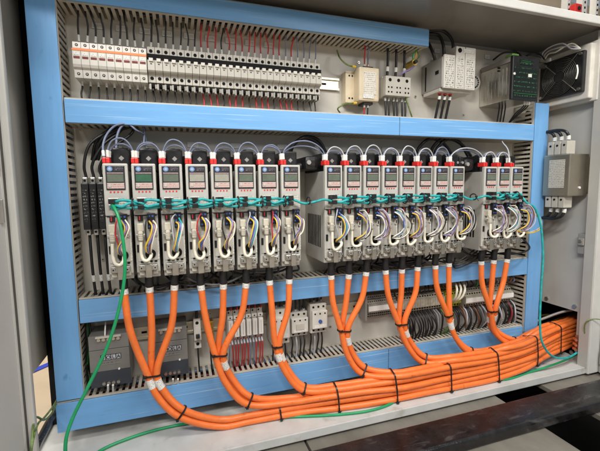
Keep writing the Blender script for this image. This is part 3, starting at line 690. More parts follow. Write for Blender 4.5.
# ------------------------------------------------------------------ servo drives
DY = .92
XS = [-.1255+.0583*i for i in range(8)] + [.4025+.0581*i for i in range(8)] + [.936+.054*i for i in range(3)]
def drive_name(i):
    if i < 8: return '%s in the left group of eight' % ORD[i]
    if i < 16: return '%s in the middle group of eight' % ORD[i-8]
    return '%s of the three at the right end' % ('left one', 'middle one', 'right one')[i-16]
PLUGM = mat('plug_cream', (.58, .54, .44), .45, var=.1, vscale=80)
def make_drive(loc, lcd, label):
    # local frame: origin at the foot on the panel, front at y = DY-YP
    t = thing('servo_drive', label, 'servo drive', loc, 'servo drives in the middle row')
    F = DY-1.083
    b = B(); b.box(-.0250, .0250, F+.012, -.001, -.060, .190, DRVS, .002)
    for k in range(9): b.box(-.0256, -.0249, F+.035+k*.012, F+.041+k*.012, -.020, .070, BLACKM)
    b.obj('housing', t)
    b = B(); b.box(-.0256, .0256, F, F+.0115, .088, .205, DRV, .003); b.obj('upper_front', t)
    b = B(); b.box(-.0256, .0256, F+.003, F+.0115, -.046, .0875, DRV, .002)
    b.box(-.022, -.003, F+.0015, F+.004, -.020, .062, DRV, .001); b.box(.002, .022, F+.0005, F+.0035, -.018, .034, MODG, .0015); b.obj('lower_front', t)
    d = B(); d.box(-.0195, .0195, F-.0022, F+.001, .146, .200, BEZEL, .0015); disp = d.obj('display', t)
    b = B(); b.box(-.0165, .0165, F-.0030, F-.0021, .164, .181, lcd); b.obj('screen', disp)
    b = B(); b.cyl((-.0105, F-.0030, .1925), (-.0105, F-.0020, .1925), .0056, BADGE, 20); b.cyl((-.0105, F-.0034, .1925), (-.0105, F-.0030, .1925), .0030, WSIL, 12); b.obj('badge', disp)
    b = B(); b.box(-.001, .0165, F-.0028, F-.0021, .188, .197, SCR); b.box(-.0165, .0165, F-.0028, F-.0021, .1825, .1842, PNK); b.obj('print', disp)
    b = B(); b.box(-.0175, .0175, F-.0034, F-.0021, .149, .1615, PNK, .0006)
    b.cyl((-.012, F-.0045, .1555), (-.012, F-.003, .1555), .0034, DRV, 12); b.obj('keypad', disp)
    for k in range(4):
        b = B(); b.cyl((-.0115+k*.0075, F-.0010, .1415), (-.0115+k*.0075, F+.001, .1415), .0019, RED, 8); b.obj('indicator_light', t)
    for k, z in enumerate((.1215, .1075)):
        b = B(); b.box(-.0175, .0035, F-.0012, F+.002, z-.0062, z+.0062, STEEL, .0008); b.box(-.0145, -.0005, F-.0018, F-.0010, z-.0045, z+.0040, BLACKM); b.obj('network_port', t)
    b = B(); b.box(-.0175, -.0065, F-.0012, F+.004, .0740, .0880, BLACK, .001); b.box(-.0145, -.0125, F-.0022, F-.0012, .0765, .0860, RED); b.obj('switch_block', t)
    b = B(); b.box(.003, .0195, F-.0100, F+.002, .0560, .0925, BLACK, .0015)
    for r_ in range(3):
        for c_ in range(2): b.cyl((.0072+c_*.0078, F-.0104, .062+r_*.012), (.0072+c_*.0078, F-.0095, .062+r_*.012), .0024, WBLU, 8)
    b.obj('io_connector', t)
    b = B(); b.box(-.0190, -.0050, F-.0140, F+.003, .0520, .0700, PLUGM, .002); b.box(-.0172, -.0068, F-.0180, F-.006, .0300, .0525, PLUGM, .003)
    for k in range(4): b.box(-.0165, -.0075, F-.0188, F-.0175, .0330+k*.0042, .0350+k*.0042, MODG, .0004)
    b.box(-.0225, -.0015, F-.012, F-.004, .0380, .0460, MODG, .0015); b.cyl((-.0205, F-.014, .042), (-.0205, F-.011, .042), .0022, STEEL, 8); b.cyl((-.0035, F-.014, .042), (-.0035, F-.011, .042), .0022, STEEL, 8); b.obj('feedback_plug', t)
    b = B(); b.box(-.0235, .0235, F-.0004, F+.001, .0866, .0884, BLACKM); b.obj('seam', t)
    b = B(); b.box(.004, .0195, F-.0008, F+.001, .1000, .1270, PLT); b.obj('rating_label', t)
    b = B(); b.box(.0215, .0250, F+.0016, F+.0034, -.016, .060, TAG); b.obj('side_label', t)
    b = B(); b.box(-.0225, -.0170, F+.0000, F+.0034, .002, .0200, BLACK, .0006); b.obj('socket', t)
    b = B(); b.box(.0145, .0210, F-.0040, F+.0034, .0400, .0540, MOD, .001); b.box(.0160, .0195, F-.0046, F-.0038, .0430, .0510, BLACKM); b.obj('white_socket', t)
    for k in range(4):
        b = B(); b.box(-.016+k*.010, -.0105+k*.010, F+.0004, F+.0034, -.0225, -.0190, BLACKM); b.obj('vent_slot', t)
    b = B(); b.cyl((.006, F-.003, -.003), (.006, F+.003, -.003), .0115, BLACKM, 20); b.obj('grommet', t)
    b = B(); b.box(-.020, .020, F-.010, F+.020, -.0400, -.0260, STEEL, .002); b.box(-.006, .008, F-.014, F-.004, -.056, -.024, STEEL, .002)
    for x in (-.014, .015): b.cyl((x, F-.014, -.033), (x, F-.009, -.033), .0046, DSTEEL, 6); b.cyl((x, F-.0145, -.033), (x, F-.0138, -.033), .0018, BLACKM, 6)
    b.box(-.020, -.008, F-.003, F+.012, -.052, -.041, MODG, .002); b.box(.010, .021, F-.002, F+.012, -.050, -.041, MODG, .002); b.obj('cable_clamp', t)
    b = B(); b.box(-.010, .0285, F+.035, -.020, .1905, .2430, BLACK, .004); b.box(-.030, .030, F+.075, -.012, .1905, .2300, BLACKM, .003)
    vs = [(.004, F+.0340, .219), (.010, F+.0340, .213), (.016, F+.0340, .219), (.010, F+.0340, .225)]
    b.add(vs, [(0, 1, 2, 3)], DSTEEL); b.box(.003, .012, F+.05, F+.075, .243, .2465, BLACK, .001); b.obj('power_connector', t)
    b = B(); b.box(-.0255, -.0105, F+.004, F+.030, .2055, .2180, RED, .002); b.box(-.0186, -.0174, F+.0032, F+.0042, .207, .2170, DRED); b.obj('red_connector', t)
    return t
protos = {}
for i, x in enumerate(XS):
    lcd = LCDB if i in (3, 4) else (LCDG if i == 1 else LCD)
    col = 'a pale screen' if i in (3, 4) else ('a dark green screen' if i == 1 else 'a grey screen')
    loc = (x, 1.083, -.144); lab = 'slim drive with %s, %s' % (col, drive_name(i))
    if lcd not in protos: protos[lcd] = make_drive(loc, lcd, lab)
    else: dup(protos[lcd], loc, lab)
def DP(i, dx, dy, z):                     # a point in front of drive i (dy towards the viewer), z in the drive's own height
    return Vector((XS[i]+dx, DY-dy, z-.144))
# end covers of each group
for k, x in enumerate((.352, .882)):
    b = B(); b.box(x-.018, x+.022, .955, 1.07, .050, .088, BLACK, .012); b.cyl((x-.02, .985, .062), (x-.034, .985, .060), .010, BLACK, 14); b.cyl((x-.008, .950, .07), (x-.008, .957, .07), .006, DSTEEL, 10)
    tag(b.obj('power_plug'), 'black power plug at the upper left of the %s group of drives' % ('middle', 'right')[k], 'plug', 'black power plugs beside the drive groups')
for k, x in enumerate((.838, .857)):
    b = B(); b.box(x-.009, x+.009, .96, 1.06, .055, .094, BLACK, .004); b.cyl((x, .954, .075), (x, .960, .075), .004, DSTEEL, 8)
    tag(b.obj('end_block'), 'black end block right of the middle group of drives, %s of two' % ('left', 'right')[k], 'end block', 'end blocks of the middle group')

# jumper wires arching over the drives
def jump(p, q, h, m_, lab, fwd=.0):
    a = (p+q)/2
    w = [p, p+Vector((.001, 0, h*.45)), p.lerp(q, .22)+Vector((0, -fwd, h*.88)), a+Vector((rj(.004), -fwd, h)), p.lerp(q, .78)+Vector((0, -fwd, h*.86)), q+Vector((-.001, 0, h*.45)), q]
    wire(w, .0018, m_, lab, 'jumper wire', name='jumper_wire', group='jumper wires over the drives', fer=[(.002, .018, WHITE, .0036), (-.018, -.002, WHITE, .0036)])
for i in range(18):
    gap = i in (7, 15)
    p = DP(i, -.0150, -.014, .217); q = DP(i+1, -.0215, -.014, .217)
    wh = 'between the %s and %s drives counted from the left' % (ORD[i], ORD[i+1])
    jump(p, q, (.050 if gap else .040)+rj(.006), WSIL if (i > 7 and random.random() < .7) else WGRY, 'front jumper wire arching '+wh)
    jump(p+Vector((.0015, .010, 0)), q+Vector((.0015, .010, 0)), (.040 if gap else .032)+rj(.004), WGRY, 'rear jumper wire arching '+wh)
wire([DP(0, -.023, -.014, .217), at(103, 145, .95), at(107, 134, .96), at(117, 125, .99), at(128, 124, 1.0), at(136, 130, 1.0), at(145, 136, 1.03), at(146, 150, 1.03)], .0024, WGRY, 'blue-grey wire looping highest over the first drive', fer=[(.004, .02, WHITE, .0036)])
wire([at(116, 150, .98), at(117, 136, .99), at(122, 126, 1.0), at(134, 122, 1.02), at(143, 127, 1.03), at(144, 145, 1.02)], .0028, WGRY, 'dark blue wire looping behind the first drive connector')
wire([DP(18, -.018, -.014, .217), at(508, 150, .95), at(503, 143, .99), at(501, 139, 1.03)], .002, WSIL, 'short pale wire rising above the last three drives')
for k, (u, d_) in enumerate(((290, 0), (430, 1), (288, 2), (415, 3), (433, 4))):
    wire([at(u, 160, 1.06), at(u+3, 146+k, 1.04), at(u+14, 137+k*.6, 1.03), at(u+28, 140+k, 1.04), at(u+38, 156, 1.05)], .0050, WBLK, 'thick black cable arching behind the drives, %s' % ['left of the middle group, outer', 'at the middle group right half, outer', 'left of the middle group, inner', 'above the middle group right half, lowest', 'near the right end, inner'][k], 'cable', 'thick cables arching behind the drives', name='cable')

# teal network cords between neighbouring drives
for i in range(18):
    gap = i in (7, 15)
    a = DP(i, -.0075, .002, .1215); c = DP(i+1, -.0075, .002, .1075); L = c.x-a.x
    zc = -.144+.113
    pts = [a, a+Vector((.004, -.014, -.002))]
    def V(t, y, z): return Vector((a.x+L*(t+rj(.05)), DY-y-rj(.0030), zc+z+rj(.0026)))
    pts += [V(.30, .022, .0085), V(.62, .019, .0060), V(.95, .022, .0070), V(1.06, .020, .0035), V(.98, .017, .0000), V(.62, .025, .0012), V(.30, .024, -.0040),
            V(.04, .020, -.0015), V(-.04, .018, -.0045), V(.06, .016, -.0080), V(.35, .021, -.0085), V(.70, .021, -.0075), c+Vector((-.004, -.016, -.001)), c]
    if gap: pts = [a, a+Vector((.006, -.016, -.004)), Vector((a.x+L*.3, DY-.020, zc-.007)), Vector((a.x+L*.6, DY-.018, zc-.002)), Vector((c.x-.03, DY-.02, zc+.002)), c+Vector((-.004, -.014, .002)), c]
    path = smooth_path(pts, 6); b = B(); b.tube(path, .0033, TEAL, 8); o = Vector(pts[0]); b.local(o); cord = b.obj('patch_cable'); cord.location = o
    tag(cord, 'teal patch cable linking the %s and %s drives from the left' % (ORD[i], ORD[i+1]), 'patch cable', 'teal patch cables between drives')
    for p, mm in ((a, 0), (c, 1)):
        f = B(); f.box(p.x-.0065, p.x+.0065, p.y-.024, p.y+.002, p.z-.0055, p.z+.0055, BLACK, .0015); f.local(o); f.obj('plug', cord)
    # cable tie round the cord
    ctr = Vector((a.x+L*(.72 if not gap else .4), DY-.019, zc)); b = B()
    ring = [ctr+Vector((rj(.0002), math.cos(q/16*math.tau)*.013, math.sin(q/16*math.tau)*(.0138 if not gap else .009))) for q in range(16)]
    b.tube(ring, .0018, BLACK, 6, True); b.box(ctr.x-.003, ctr.x+.003, ctr.y-.014, ctr.y-.009, ctr.z-.002, ctr.z+.004, BLACK, .001)
    b.tube([ctr+Vector((0, -.013, -.002)), ctr+Vector((.003, -.018, -.012))], .0012, BLACK, 6)
    tag(b.obj('cable_tie'), 'black tie round the teal cord between the %s and %s drives' % (ORD[i], ORD[i+1]), 'cable tie', 'black ties on the teal cords')
# coloured signal wires and cream feedback leads of each drive
for i in range(19):
    nm = ORD[i]; big = 1.0+(.6 if i > 8 else 0)+rj(.45); curl = i > 7; jx_ = rj(.004); jz_ = rj(.005)
    s = DP(i, -.012, .017, .028)
    w = [s, DP(i, -.0125, .018, .012), DP(i, -.0125, .018, .000), DP(i, -.009+jx_*.5, .020, -.013+jz_), DP(i, -.001+jx_, .022+jz_*.6, -.016+jz_), DP(i, .006+.003*curl+jx_, .018, -.010+jz_*.6), DP(i, .008, .006, -.002)]
    if curl: w = w[:5]+[DP(i, .009, .024, -.010), DP(i, .013, .020, -.001), DP(i, .008, .008, .003)]
    wire(w, .0039, WWHT, 'cream feedback lead curling under the plug of the %s drive from the left' % nm, 'lead', 'cream feedback leads', name='feedback_lead')
    a = DP(i, .0115, .012, .074)
    cols = [((WYEL if i < 9 or i % 3 == 0 else WWHT), 'yellow'), (WBLU, 'blue'), (WPUR, 'violet'), (WBRN, 'brown'), (WWHT, 'white')]
    if i % 3 == 2: cols[3] = (TEAL, 'teal')
    ex = .012*big
    sg = thing('signal_cable', 'bunch of coloured signal wires hanging on the %s drive from the left' % nm, 'signal cable', a, 'coloured signal cables on the drives')
    for k, (cm, cn) in enumerate(cols):
        dx = (k-2)*.0022
        pts = [a+Vector((dx, 0, rj(.006))), a+Vector((ex*.5+dx, -.013, -.010)), DP(i, .012+ex*(.9 if curl else .1)+dx+rj(.003), .030, .040+rj(.006)), DP(i, .009+ex*(.7 if curl else -.3)+dx+rj(.002), .028, .020), DP(i, .004+dx, .020, .006), DP(i, .006+dx*.4, .004, -.001)]
        b = B(); b.tube(smooth_path(pts, 5), .0020, cm, 7); b.local(a); b.obj('wire_core', sg)
    if i >= 9:
        for k in range(3):
            cm = [WSIL, WWHT, WBLK][k] if i % 2 else [WPUR, WSIL, WBRN][k]
            e1, e2 = .030+rj(.010)+.003*k, rj(.010)
            pts = [DP(i, .0130, .012, .082), DP(i, .020, .030, .080+e2*.5), DP(i, e1, .036+rj(.006), .052+e2), DP(i, e1-.002, .034+rj(.006), .022+e2*.5), DP(i, .016, .028, .004+rj(.004)), DP(i, .002+rj(.004), .022, .002), DP(i, .004, .004, -.001)]
            b = B(); b.tube(smooth_path(pts, 6), .0016, cm, 6); b.local(a); b.obj('wire_core', sg)
    else:
        pts = [DP(i, .006, .010, .088), DP(i, .001+rj(.003), .024, .080), DP(i, -.004+rj(.004), .026, .055), DP(i, .001, .024, .025), DP(i, .005, .004, .001)]
        b = B(); b.tube(smooth_path(pts, 6), .0016, [WRED, WBLK, WSIL][i % 3], 6); b.local(a); b.obj('wire_core', sg)
    # dark leads from the drive's foot to the duct
    wire([DP(i, .018, -.03, -.045), DP(i, .022+rj(.01), -.035, -.075), DP(i, .012+rj(.02), -.10, -.098), DP(i, .014, -.125, -.130)], .0028, WBLK, 'thin black lead from the foot of the %s drive into the third duct' % nm, group='thin leads under the drives')
for k in range(4):
    wire([at(437+k*6, 261-k, 1.04), at(455, 262+k*2, .985), at(474+k, 250+k*3, .98), at(484, 240+k*3, 1.0)], .0024, WBLK, 'thin black wire sweeping under the middle drives, %s from the top' % ORD[k], group='thin wires sweeping right below the middle drives')
for k in range(2):
    wire([DP(18, .014, .012, .07), at(528, 208+k*3, .90), at(539, 216+k*2, .90), at(541, 226+k*2, .90), at(530, 232+k, .90), at(515, 229+k, .90)], .0021, (WSIL, WYEL)[k], ('pale', 'yellow')[k]+' wire looping right over the blue duct from the last drive', group='wires looping from the last drive')

# loose black cables lying under the drives on the third duct
k = 0
for g0, g1 in ((0, 7), (8, 15), (16, 18)):
    for q in range(7 if g1-g0 > 3 else 3):
        x0 = XS[g0]-.01+(XS[g1]-XS[g0])*random.random()*.8; x1 = x0+.09+random.random()*.12
        z = -.222+rj(.012); y = .99+rj(.02)
        wire([(x0-.01, y+.04, z+.035), (x0, y+.01, z+.006), ((x0+x1)/2, y-.012, z-.014+rj(.008)), (x1, y+.01, z+.004), (x1+.012, y+.05, z+.032)], .0030, WBLK if q % 4 else MGRY_,
             'black cable sagging under the %s drives, %s of its bunch' % (['left', 'middle', 'right'][k], ORD[q]), 'sagging cable', 'cables sagging under the drives', name='sagging_cable')
    k += 1
# ------------------------------------------------------------------ bottom row
PSUG = mat('psu_grey', (.20, .195, .185), .42, .2, var=.1, vscale=30)
def sola(x0, x1, z0, z1, Yf, label):
    loc = ((x0+x1)/2, 1.083, (z0+z1)/2); w = (x1-x0)/2; h = (z1-z0)/2; F = Yf-1.083
    t = thing('power_supply', label, 'power supply', loc, 'grey power supplies in the bottom row')
    b = B(); b.box(-w, w, F+.004, 0, -h, h, PSUG, .002); b.obj('metal_case', t)
    b = B(); b.box(-w, w, F, F+.0045, h-.036, h, PSUG, .001); b.box(-w, w, F-.0005, F+.0045, -h+.040, h-.037, PSUG, .001); b.obj('front_plate', t)
    b = B(); b.box(-w, w, F-.0012, F+.0045, -h, -h+.0395, NAVY, .001); b.obj('dark_band', t)
    for k in range(5):
        b = B(); b.cyl((-.022+k*.011, F-.004, h-.010), (-.022+k*.011, F+.002, h-.010), .0042, STEEL, 8); b.obj('terminal', t)
    b = B(); b.box(-.029, .029, F-.006, F+.002, h-.0055, h-.001, MODG, .001); b.obj('terminal_strip', t)
    for k in range(4):
        b = B(); b.cyl((-.016+k*.011, F-.005, -h+.009), (-.016+k*.011, F+.002, -h+.009), .0042, STEEL, 8); b.obj('terminal', t)
    b = B(); b.box(-.021, .026, F-.0010, F-.0004, h-.064, h-.050, BLACKM); pl = b.obj('name_plate', t)
    for k, ch in enumerate('SOLA'):
        b = B(); x = -.0145+k*.0115; b.box(x-.0048, x+.0048, F-.0018, F-.0009, h-.0628, h-.0512, WSIL, .0006); b.obj('letter_tile', pl)
        text_obj('writing', ch, .0125, BLACKM, (x, F-.0022, h-.0572), pl)
    b = B(); b.box(-.018, .022, F-.0012, F-.0004, h-.076, h-.070, print_mat('psu_print', (.20, .195, .185), (.05, .05, .05), (500, 500, 300), .5, 160, .5) if 'psu_print' not in MATS else MATS['psu_print']); b.obj('print', t)
    b = B(); b.cyl((.020, F-.003, -h+.042), (.020, F, -h+.042), .0025, WHITE, 8); b.obj('indicator', t)
    return t
sola(-.2195, -.129, -.489, -.357, 1.0, 'left of the two grey power supplies marked SOLA, behind the green cable')
sola(-.0700, .0125, -.489, -.357, 1.0, 'right of the two grey power supplies marked SOLA, behind the orange cables')
wire([at(105, 338, 1.0), at(105, 333, 1.0), at(105.5, 322, 1.03)], .0018, WHITE, 'white wire into the top of the left grey power supply', fer=[(0, .006, WRED, .003)])
for k in range(2):
    for j, u in enumerate((108, 173)):
        wire([at(u+k*5, 385-j*6, .99), at(u+k*5, 389-j*6, 1.0), at(u+k*5.5, 396-j*6, 1.03)], .0024, WHITE, '%s white wire under the %s grey power supply' % (('left', 'right')[k], ('left', 'right')[j]), group='white wires under the power supplies')
for k in range(5):
    x = -.226+rj(.008)
    wire([(x, 1.05, -.33), (x+.004, 1.04+rj(.01), -.38), (x-.003, 1.04, -.44), (x+rj(.006), 1.04+rj(.01), -.50)], .0030, [WBLK, GY, WBLK, WGRN, WBLK][k], '%s wire running down beside the left power supply, %s from the left' % (['black', 'striped', 'black', 'green', 'black'][k], ORD[k]), group='wires beside the left power supply')
# mini breaker
t = thing('circuit_breaker', 'single grey circuit breaker standing alone right of the SOLA supplies', 'circuit breaker', (.0405, 1.083, -.396))
w = .0092
b = B(); b.prof([(0, -.042), (-.048, -.042), (-.048, -.018), (-.063, -.014), (-.063, .012), (-.048, .016), (-.048, .042), (0, .042)], -w, w, MOD); b.obj('body', t)
b = B(); b.box(-.005, .005, -.072, -.060, -.006, .004, BLACK, .001); b.obj('toggle', t)
for z in (.030, -.030):
    b = B(); screw_disc(b, 0, -.0482, z, .0045); b.obj('screw', t)
b = B(); b.box(-w, w, -.0495, -.0478, -.020, -.017, BLACKM); b.obj('slot', t)
wire([(.0405, 1.04, -.355), (.0405, 1.04, -.34), (.041, 1.045, -.30)], .0036, WBLK, 'thick black wire into the top of the lone breaker')
wire([(.0405, 1.04, -.437), (.041, 1.04, -.47), (.043, 1.045, -.53)], .0022, WBLK, 'thin black wire under the lone breaker')
t = thing('brass_terminal', 'brass screw terminal beside the lone grey breaker', 'terminal', (.078, 1.083, -.40))
b = B(); b.box(-.008, .008, -.030, 0, -.028, .028, GOLD, .002); b.obj('body', t)
for z in (.018, .004, -.012): 
    b = B(); b.cyl((0, -.038, z), (0, -.030, z), .006, GOLD, 10); b.obj('screw', t)
for k in range(2): wire([(.074+k*.01, 1.05, -.42), (.075+k*.012, 1.045, -.46), (.078+k*.01, 1.05, -.53)], .0022, (WBLK, GY)[k], ('black', 'striped')[k]+' wire under the brass terminal')

# interface relays with red wires
proto = None
for i in range(6):
    loc = (.130+i*.0172, 1.083, -.388); lab = 'pale relay with clear cover in the bottom row, %s of six from the left' % ORD[i]
    if proto is None:
        t = thing('interface_relay', lab, 'relay', loc, 'pale relays with red wires'); proto = t
        b = B(); b.box(-.0082, .0082, -.050, 0, -.042, .048, MODG, .002); b.obj('base', t)
        b = B(); b.box(-.0066, .0066, -.070, -.050, -.026, .022, WHITE, .002); b.box(-.0008, .0008, -.0706, -.0698, -.020, .016, MODG); b.obj('relay_cover', t)
        b = B(); b.box(-.0076, .0076, -.062, -.050, .024, .034, MOD, .002); b.cyl((0, -.0625, .029), (0, -.060, .029), .0022, BLACKM, 8); b.obj('lever', t)
        b = B(); b.cyl((-.003, -.0506, .041), (-.003, -.049, .041), .0026, BLACKM, 8); b.cyl((.0035, -.0506, -.034), (.0035, -.049, -.034), .0026, BLACKM, 8); b.obj('screw', t)
    else: dup(proto, loc, lab)
    for k in range(2):
        x = loc[0]-.004+k*.008
        wire([(x, 1.035, -.425), (x, 1.02, -.438), (x+rj(.002), 1.022, -.475), (x+rj(.004), 1.045, -.525)], .0019, WRED if (i+k) % 4 else WGRY, 'wire under the %s pale relay, %s side' % (ORD[i], ('left', 'right')[k]), group='wires under the pale relays', fer=[(.006, .02, WSIL, .0028)])
        wire([(x, 1.035, -.342), (x, 1.028, -.332), (x+rj(.003), 1.045, -.30)], .0022, WRED if k else WBLK, 'wire above the %s pale relay, %s side' % (ORD[i], ('left', 'right')[k]), group='wires above the pale relays')
# contactors
def contactor(x0, x1, z0, z1, Yf, label, blue):
    loc = ((x0+x1)/2, 1.083, (z0+z1)/2); w = (x1-x0)/2; h = (z1-z0)/2; F = Yf-1.083
    t = thing('contactor', label, 'contactor', loc, 'small contactors in the bottom row')
    b = B(); b.box(-w, w, F+.014, 0, -h, h, MODG, .002); b.box(-w+.002, w-.002, F, F+.0145, -h*.62, h*.62, MOD, .003); b.obj('housing', t)
    for zz in (h*.80, -h*.80):
        for k in range(3):
            b = B(); x = -w*.62+k*w*.62; b.cyl((x, F+.0132, zz), (x, F+.016, zz), .0034, BLACKM, 10); b.obj('screw', t)
    for k in range(3):
        b = B(); x = -w*.6+k*w*.6; b.cyl((x, F-.0006, h*.42), (x, F+.001, h*.42), .0026, BLACKM, 8); b.obj('hole', t)
    if blue:
        b = B(); b.cyl((0, F-.004, -h*.10), (0, F+.001, -h*.10), .0055, WBLU, 14); b.obj('blue_button', t)
    else:
        b = B(); b.box(-w*.45, w*.45, F-.002, F+.001, -h*.35, h*.15, MODG, .001); b.obj('slide', t)
    b = B(); b.box(-w*.7, w*.7, F-.0007, F+.0005, -h*.55, -h*.36, TAG); b.obj('label', t)
    for k in range(4):
        x = loc[0]-w*.7+k*w*.46
        wire([(x, 1.04, loc[2]-h+.002), (x, 1.03, loc[2]-h-.02), (x+rj(.002), 1.035, loc[2]-h-.05), (x+rj(.004), 1.05, -.54)], .0026, [WBLK, WSIL, WBLK, WBLK][k], 'wire under the %s, %s from the left' % (label.split(',')[0], ORD[k]), group='wires under the contactors')
        wire([(x, 1.04, loc[2]+h-.002), (x, 1.035, loc[2]+h+.012), (x+rj(.002), 1.045, -.29)], .0028, WBLK, 'wire above the %s, %s from the left' % (label.split(',')[0], ORD[k]), group='wires above the contactors', fer=[(.002, .010, WSIL, .0038)] if k % 2 else None)
contactor(.246, .300, -.452, -.348, 1.0, 'left contactor with blue button, in the bottom row', True)
contactor(.306, .362, -.442, -.368, 1.015, 'middle contactor without blue button, in the bottom row', False)
contactor(.366, .418, -.434, -.345, 1.0, 'right contactor with blue button, in the bottom row beside bare rail', True)
# terminal blocks: slices clamped on the rail
def tblocks(x0, n, pitch, z0, z1, Yf, label, group, m_, strip=True, cat='terminal block'):
    h = (z1-z0)/2; F = Yf-1.083; proto = None
    for i in range(n):
        loc = (x0+i*pitch, 1.083, (z0+z1)/2); lab = label % ORD[i]
        if proto is None:
            t = thing('terminal_block', lab, cat, loc, group); proto = t; w = pitch/2-.0004
            b = B(); b.prof([(0, -h), (F*.55, -h), (F*.62, -h*.72), (F*.80, -h*.70), (F*.84, -h*.40), (F, -h*.36), (F, h*.36), (F*.84, h*.40), (F*.80, h*.70), (F*.62, h*.72), (F*.55, h), (0, h)], -w, w, m_); b.obj('body', t)
            for zz, ff in ((-h*.85, .585), (-h*.55, .82), (h*.55, .82), (h*.85, .585)):
                b = B(); b.cyl((0, F*ff-.0008, zz), (0, F*ff+.002, zz), w*.62, BLACKM, 8); b.obj('clamp_hole', t)
            if strip: b = B(); b.box(-pitch/2+.0001, pitch/2-.0001, F-.003, F-.0003, -h*.22, h*.22, WHITE, 0); b.obj('marker', t)
        else: dup(proto, loc, lab)
tblocks(.574, 14, .0076, -.424, -.350, 1.03, 'grey terminal block with white marker in the left strip, %s from the left', 'grey terminal blocks of the left strip', mat('aged_terminal_grey', (.27, .25, .21), .5, var=.25, vscale=90))
tblocks(.690, 18, .0102, -.428, -.352, 1.03, 'beige terminal block of the middle strip, %s from the left', 'beige terminal blocks of the middle strip', mat('aged_terminal_beige', (.36, .33, .26), .5, var=.25, vscale=90), False)
tblocks(.880, 5, .0124, -.430, -.356, 1.03, 'green and yellow earth terminal block, %s from the left', 'earth terminal blocks', mat('earth_terminal', (.38, .42, .04), .45, var=.3, vscale=60), False)
tblocks(.952, 20, .0108, -.434, -.362, 1.02, 'beige terminal block with white marker in the right strip, %s from the left', 'beige terminal blocks of the right strip', MATS['aged_terminal_beige'])
b = B(); b.box(.562, .569, 1.035, 1.083, -.428, -.346, DSTEEL, .002); tag(b.obj('end_clamp'), 'dark clamp at the left end of the terminal strips', 'clamp')
MGRN = mat('dull_green_wire', (.03, .16, .04), .45, var=.3); MRED = mat('dull_red_wire', (.24, .03, .035), .45, var=.3); MGRY = mat('mid_grey_wire', (.20, .20, .205), .45, var=.2)
pal = [(WBLK, 'black'), (WBLK, 'black'), (MGRY, 'grey'), (WBLK, 'black'), (WSIL, 'pale'), (MRED, 'dark red'), (MGRN, 'green'), (WGRY, 'blue-grey'), (WBRN, 'brown')]
k = 0
for i in range(52):
    x = .700+i*.0093+rj(.003)
    if x < .70: c = pal[0]
    elif x < .86: c = random.choice([pal[0], pal[0], pal[2], pal[0]])
    elif x < .935: c = random.choice([pal[6], pal[0], (GY, 'striped'), pal[0]])
    elif x < 1.06: c = random.choice([pal[0], pal[2], pal[4], pal[0], pal[8]])
    else: c = random.choice([pal[0], pal[5], pal[7], pal[4], pal[5], pal[0]])
    q = i-32
    wire([(x, 1.045, -.424), (x+.002, 1.025, -.438), (x+.007+rj(.008), 1.018+rj(.010), -.470), (x+.008+rj(.012), 1.035, -.515), (x+.006, 1.05, -.545)], .0029, c[0],
         '%s wire curving down from the terminal strips, %s of fifty-two from the left' % (c[1], ORD[i]), group='wires below the terminal strips')
    if i % 2 == 0:
        c = random.choice(pal)
        wire([(x, 1.045, -.358), (x+rj(.004), 1.02, -.345), (x+rj(.008), 1.03, -.325), (x+rj(.008), 1.045, -.295)], .0026, c[0] if i > 20 else WBLK,
             '%s wire curving up from the terminal strips, %s of twenty-six from the left' % (c[1] if i > 20 else 'black', ORD[i//2]), group='wires above the terminal strips')
for kx in range(3):
    wire([at(455+kx*4, 283, 1.03), at(457+kx*4, 290, .995), at(455+kx*3, 298, 1.0), at(450, 302, 1.03)], .004, WWHT, 'pale thick wire hooking into the middle terminals, %s from the left' % ORD[kx], group='pale wires hooking into the terminals')

# ------------------------------------------------------------------ orange motor cables
R = .0085
def bundle_pt(X, slot):
    col, row = slot
    def lerp(x, pts):
        if x <= pts[0][0]: return pts[0][1]
        for (a, va), (b_, vb) in zip(pts, pts[1:]):
            if x <= b_:
                t_ = (x-a)/(b_-a); t_ = t_*t_*(3-2*t_); return va+(vb-va)*t_
        return pts[-1][1]
    y = lerp(X, [(.10, .932), (.70, .886), (1.05, .884), (1.34, .935), (1.5, .97)])
    zb = lerp(X, [(.85, ZB+.001), (1.34, -.596)])
    pitch = lerp(X, [(.2, .0172), (.75, .0172), (.95, .0152), (1.3, .0138)])
    yy = y+col*.0170+(.0035 if row % 2 else 0)
    return Vector((X, yy, zb+R+row*pitch+(.004 if col == 1 else 0)))
groups = [
    dict(dr=[0, 1, 2], tie=(152.5, 374), mid=[(161, 394), (181, 413)], join=222, top=(283, 286, 283), slots=[(0, 0), (1, 0), (0, 1)]),
    dict(dr=[3, 4, 5], tie=(219, 354), mid=[(229, 381), (249, 401)], join=292, top=(283,)*3, slots=[(0, 2), (1, 1), (1, 2)]),
    dict(dr=[6, 7], tie=(277, 345), mid=[(287, 371), (304, 389)], join=338, top=(281,)*2, slots=[(0, 3), (1, 3)]),
    dict(dr=[8, 9, 10], tie=(343.5, 330), mid=[(351, 355), (364, 371)], join=392, top=(273,)*3, slots=[(0, 4), (2, 3), (1, 4)]),
    dict(dr=[11, 12, 13], tie=(400.5, 323), mid=[(411, 346), (425, 360)], join=446, top=(268,)*3, slots=[(0, 5), (2, 4), (1, 5)]),
    dict(dr=[14, 15], tie=(447.5, 314), mid=[(458, 339), (473, 353)], join=494, top=(264,)*2, slots=[(0, 6), (2, 5)]),
    dict(dr=[16, 17, 18], tie=(491.5, 310), mid=[(500, 333), (517, 344)], join=534, top=(258,)*3, slots=[(1, 6), (2, 6), (3, 5)]),
]
cable_paths = []
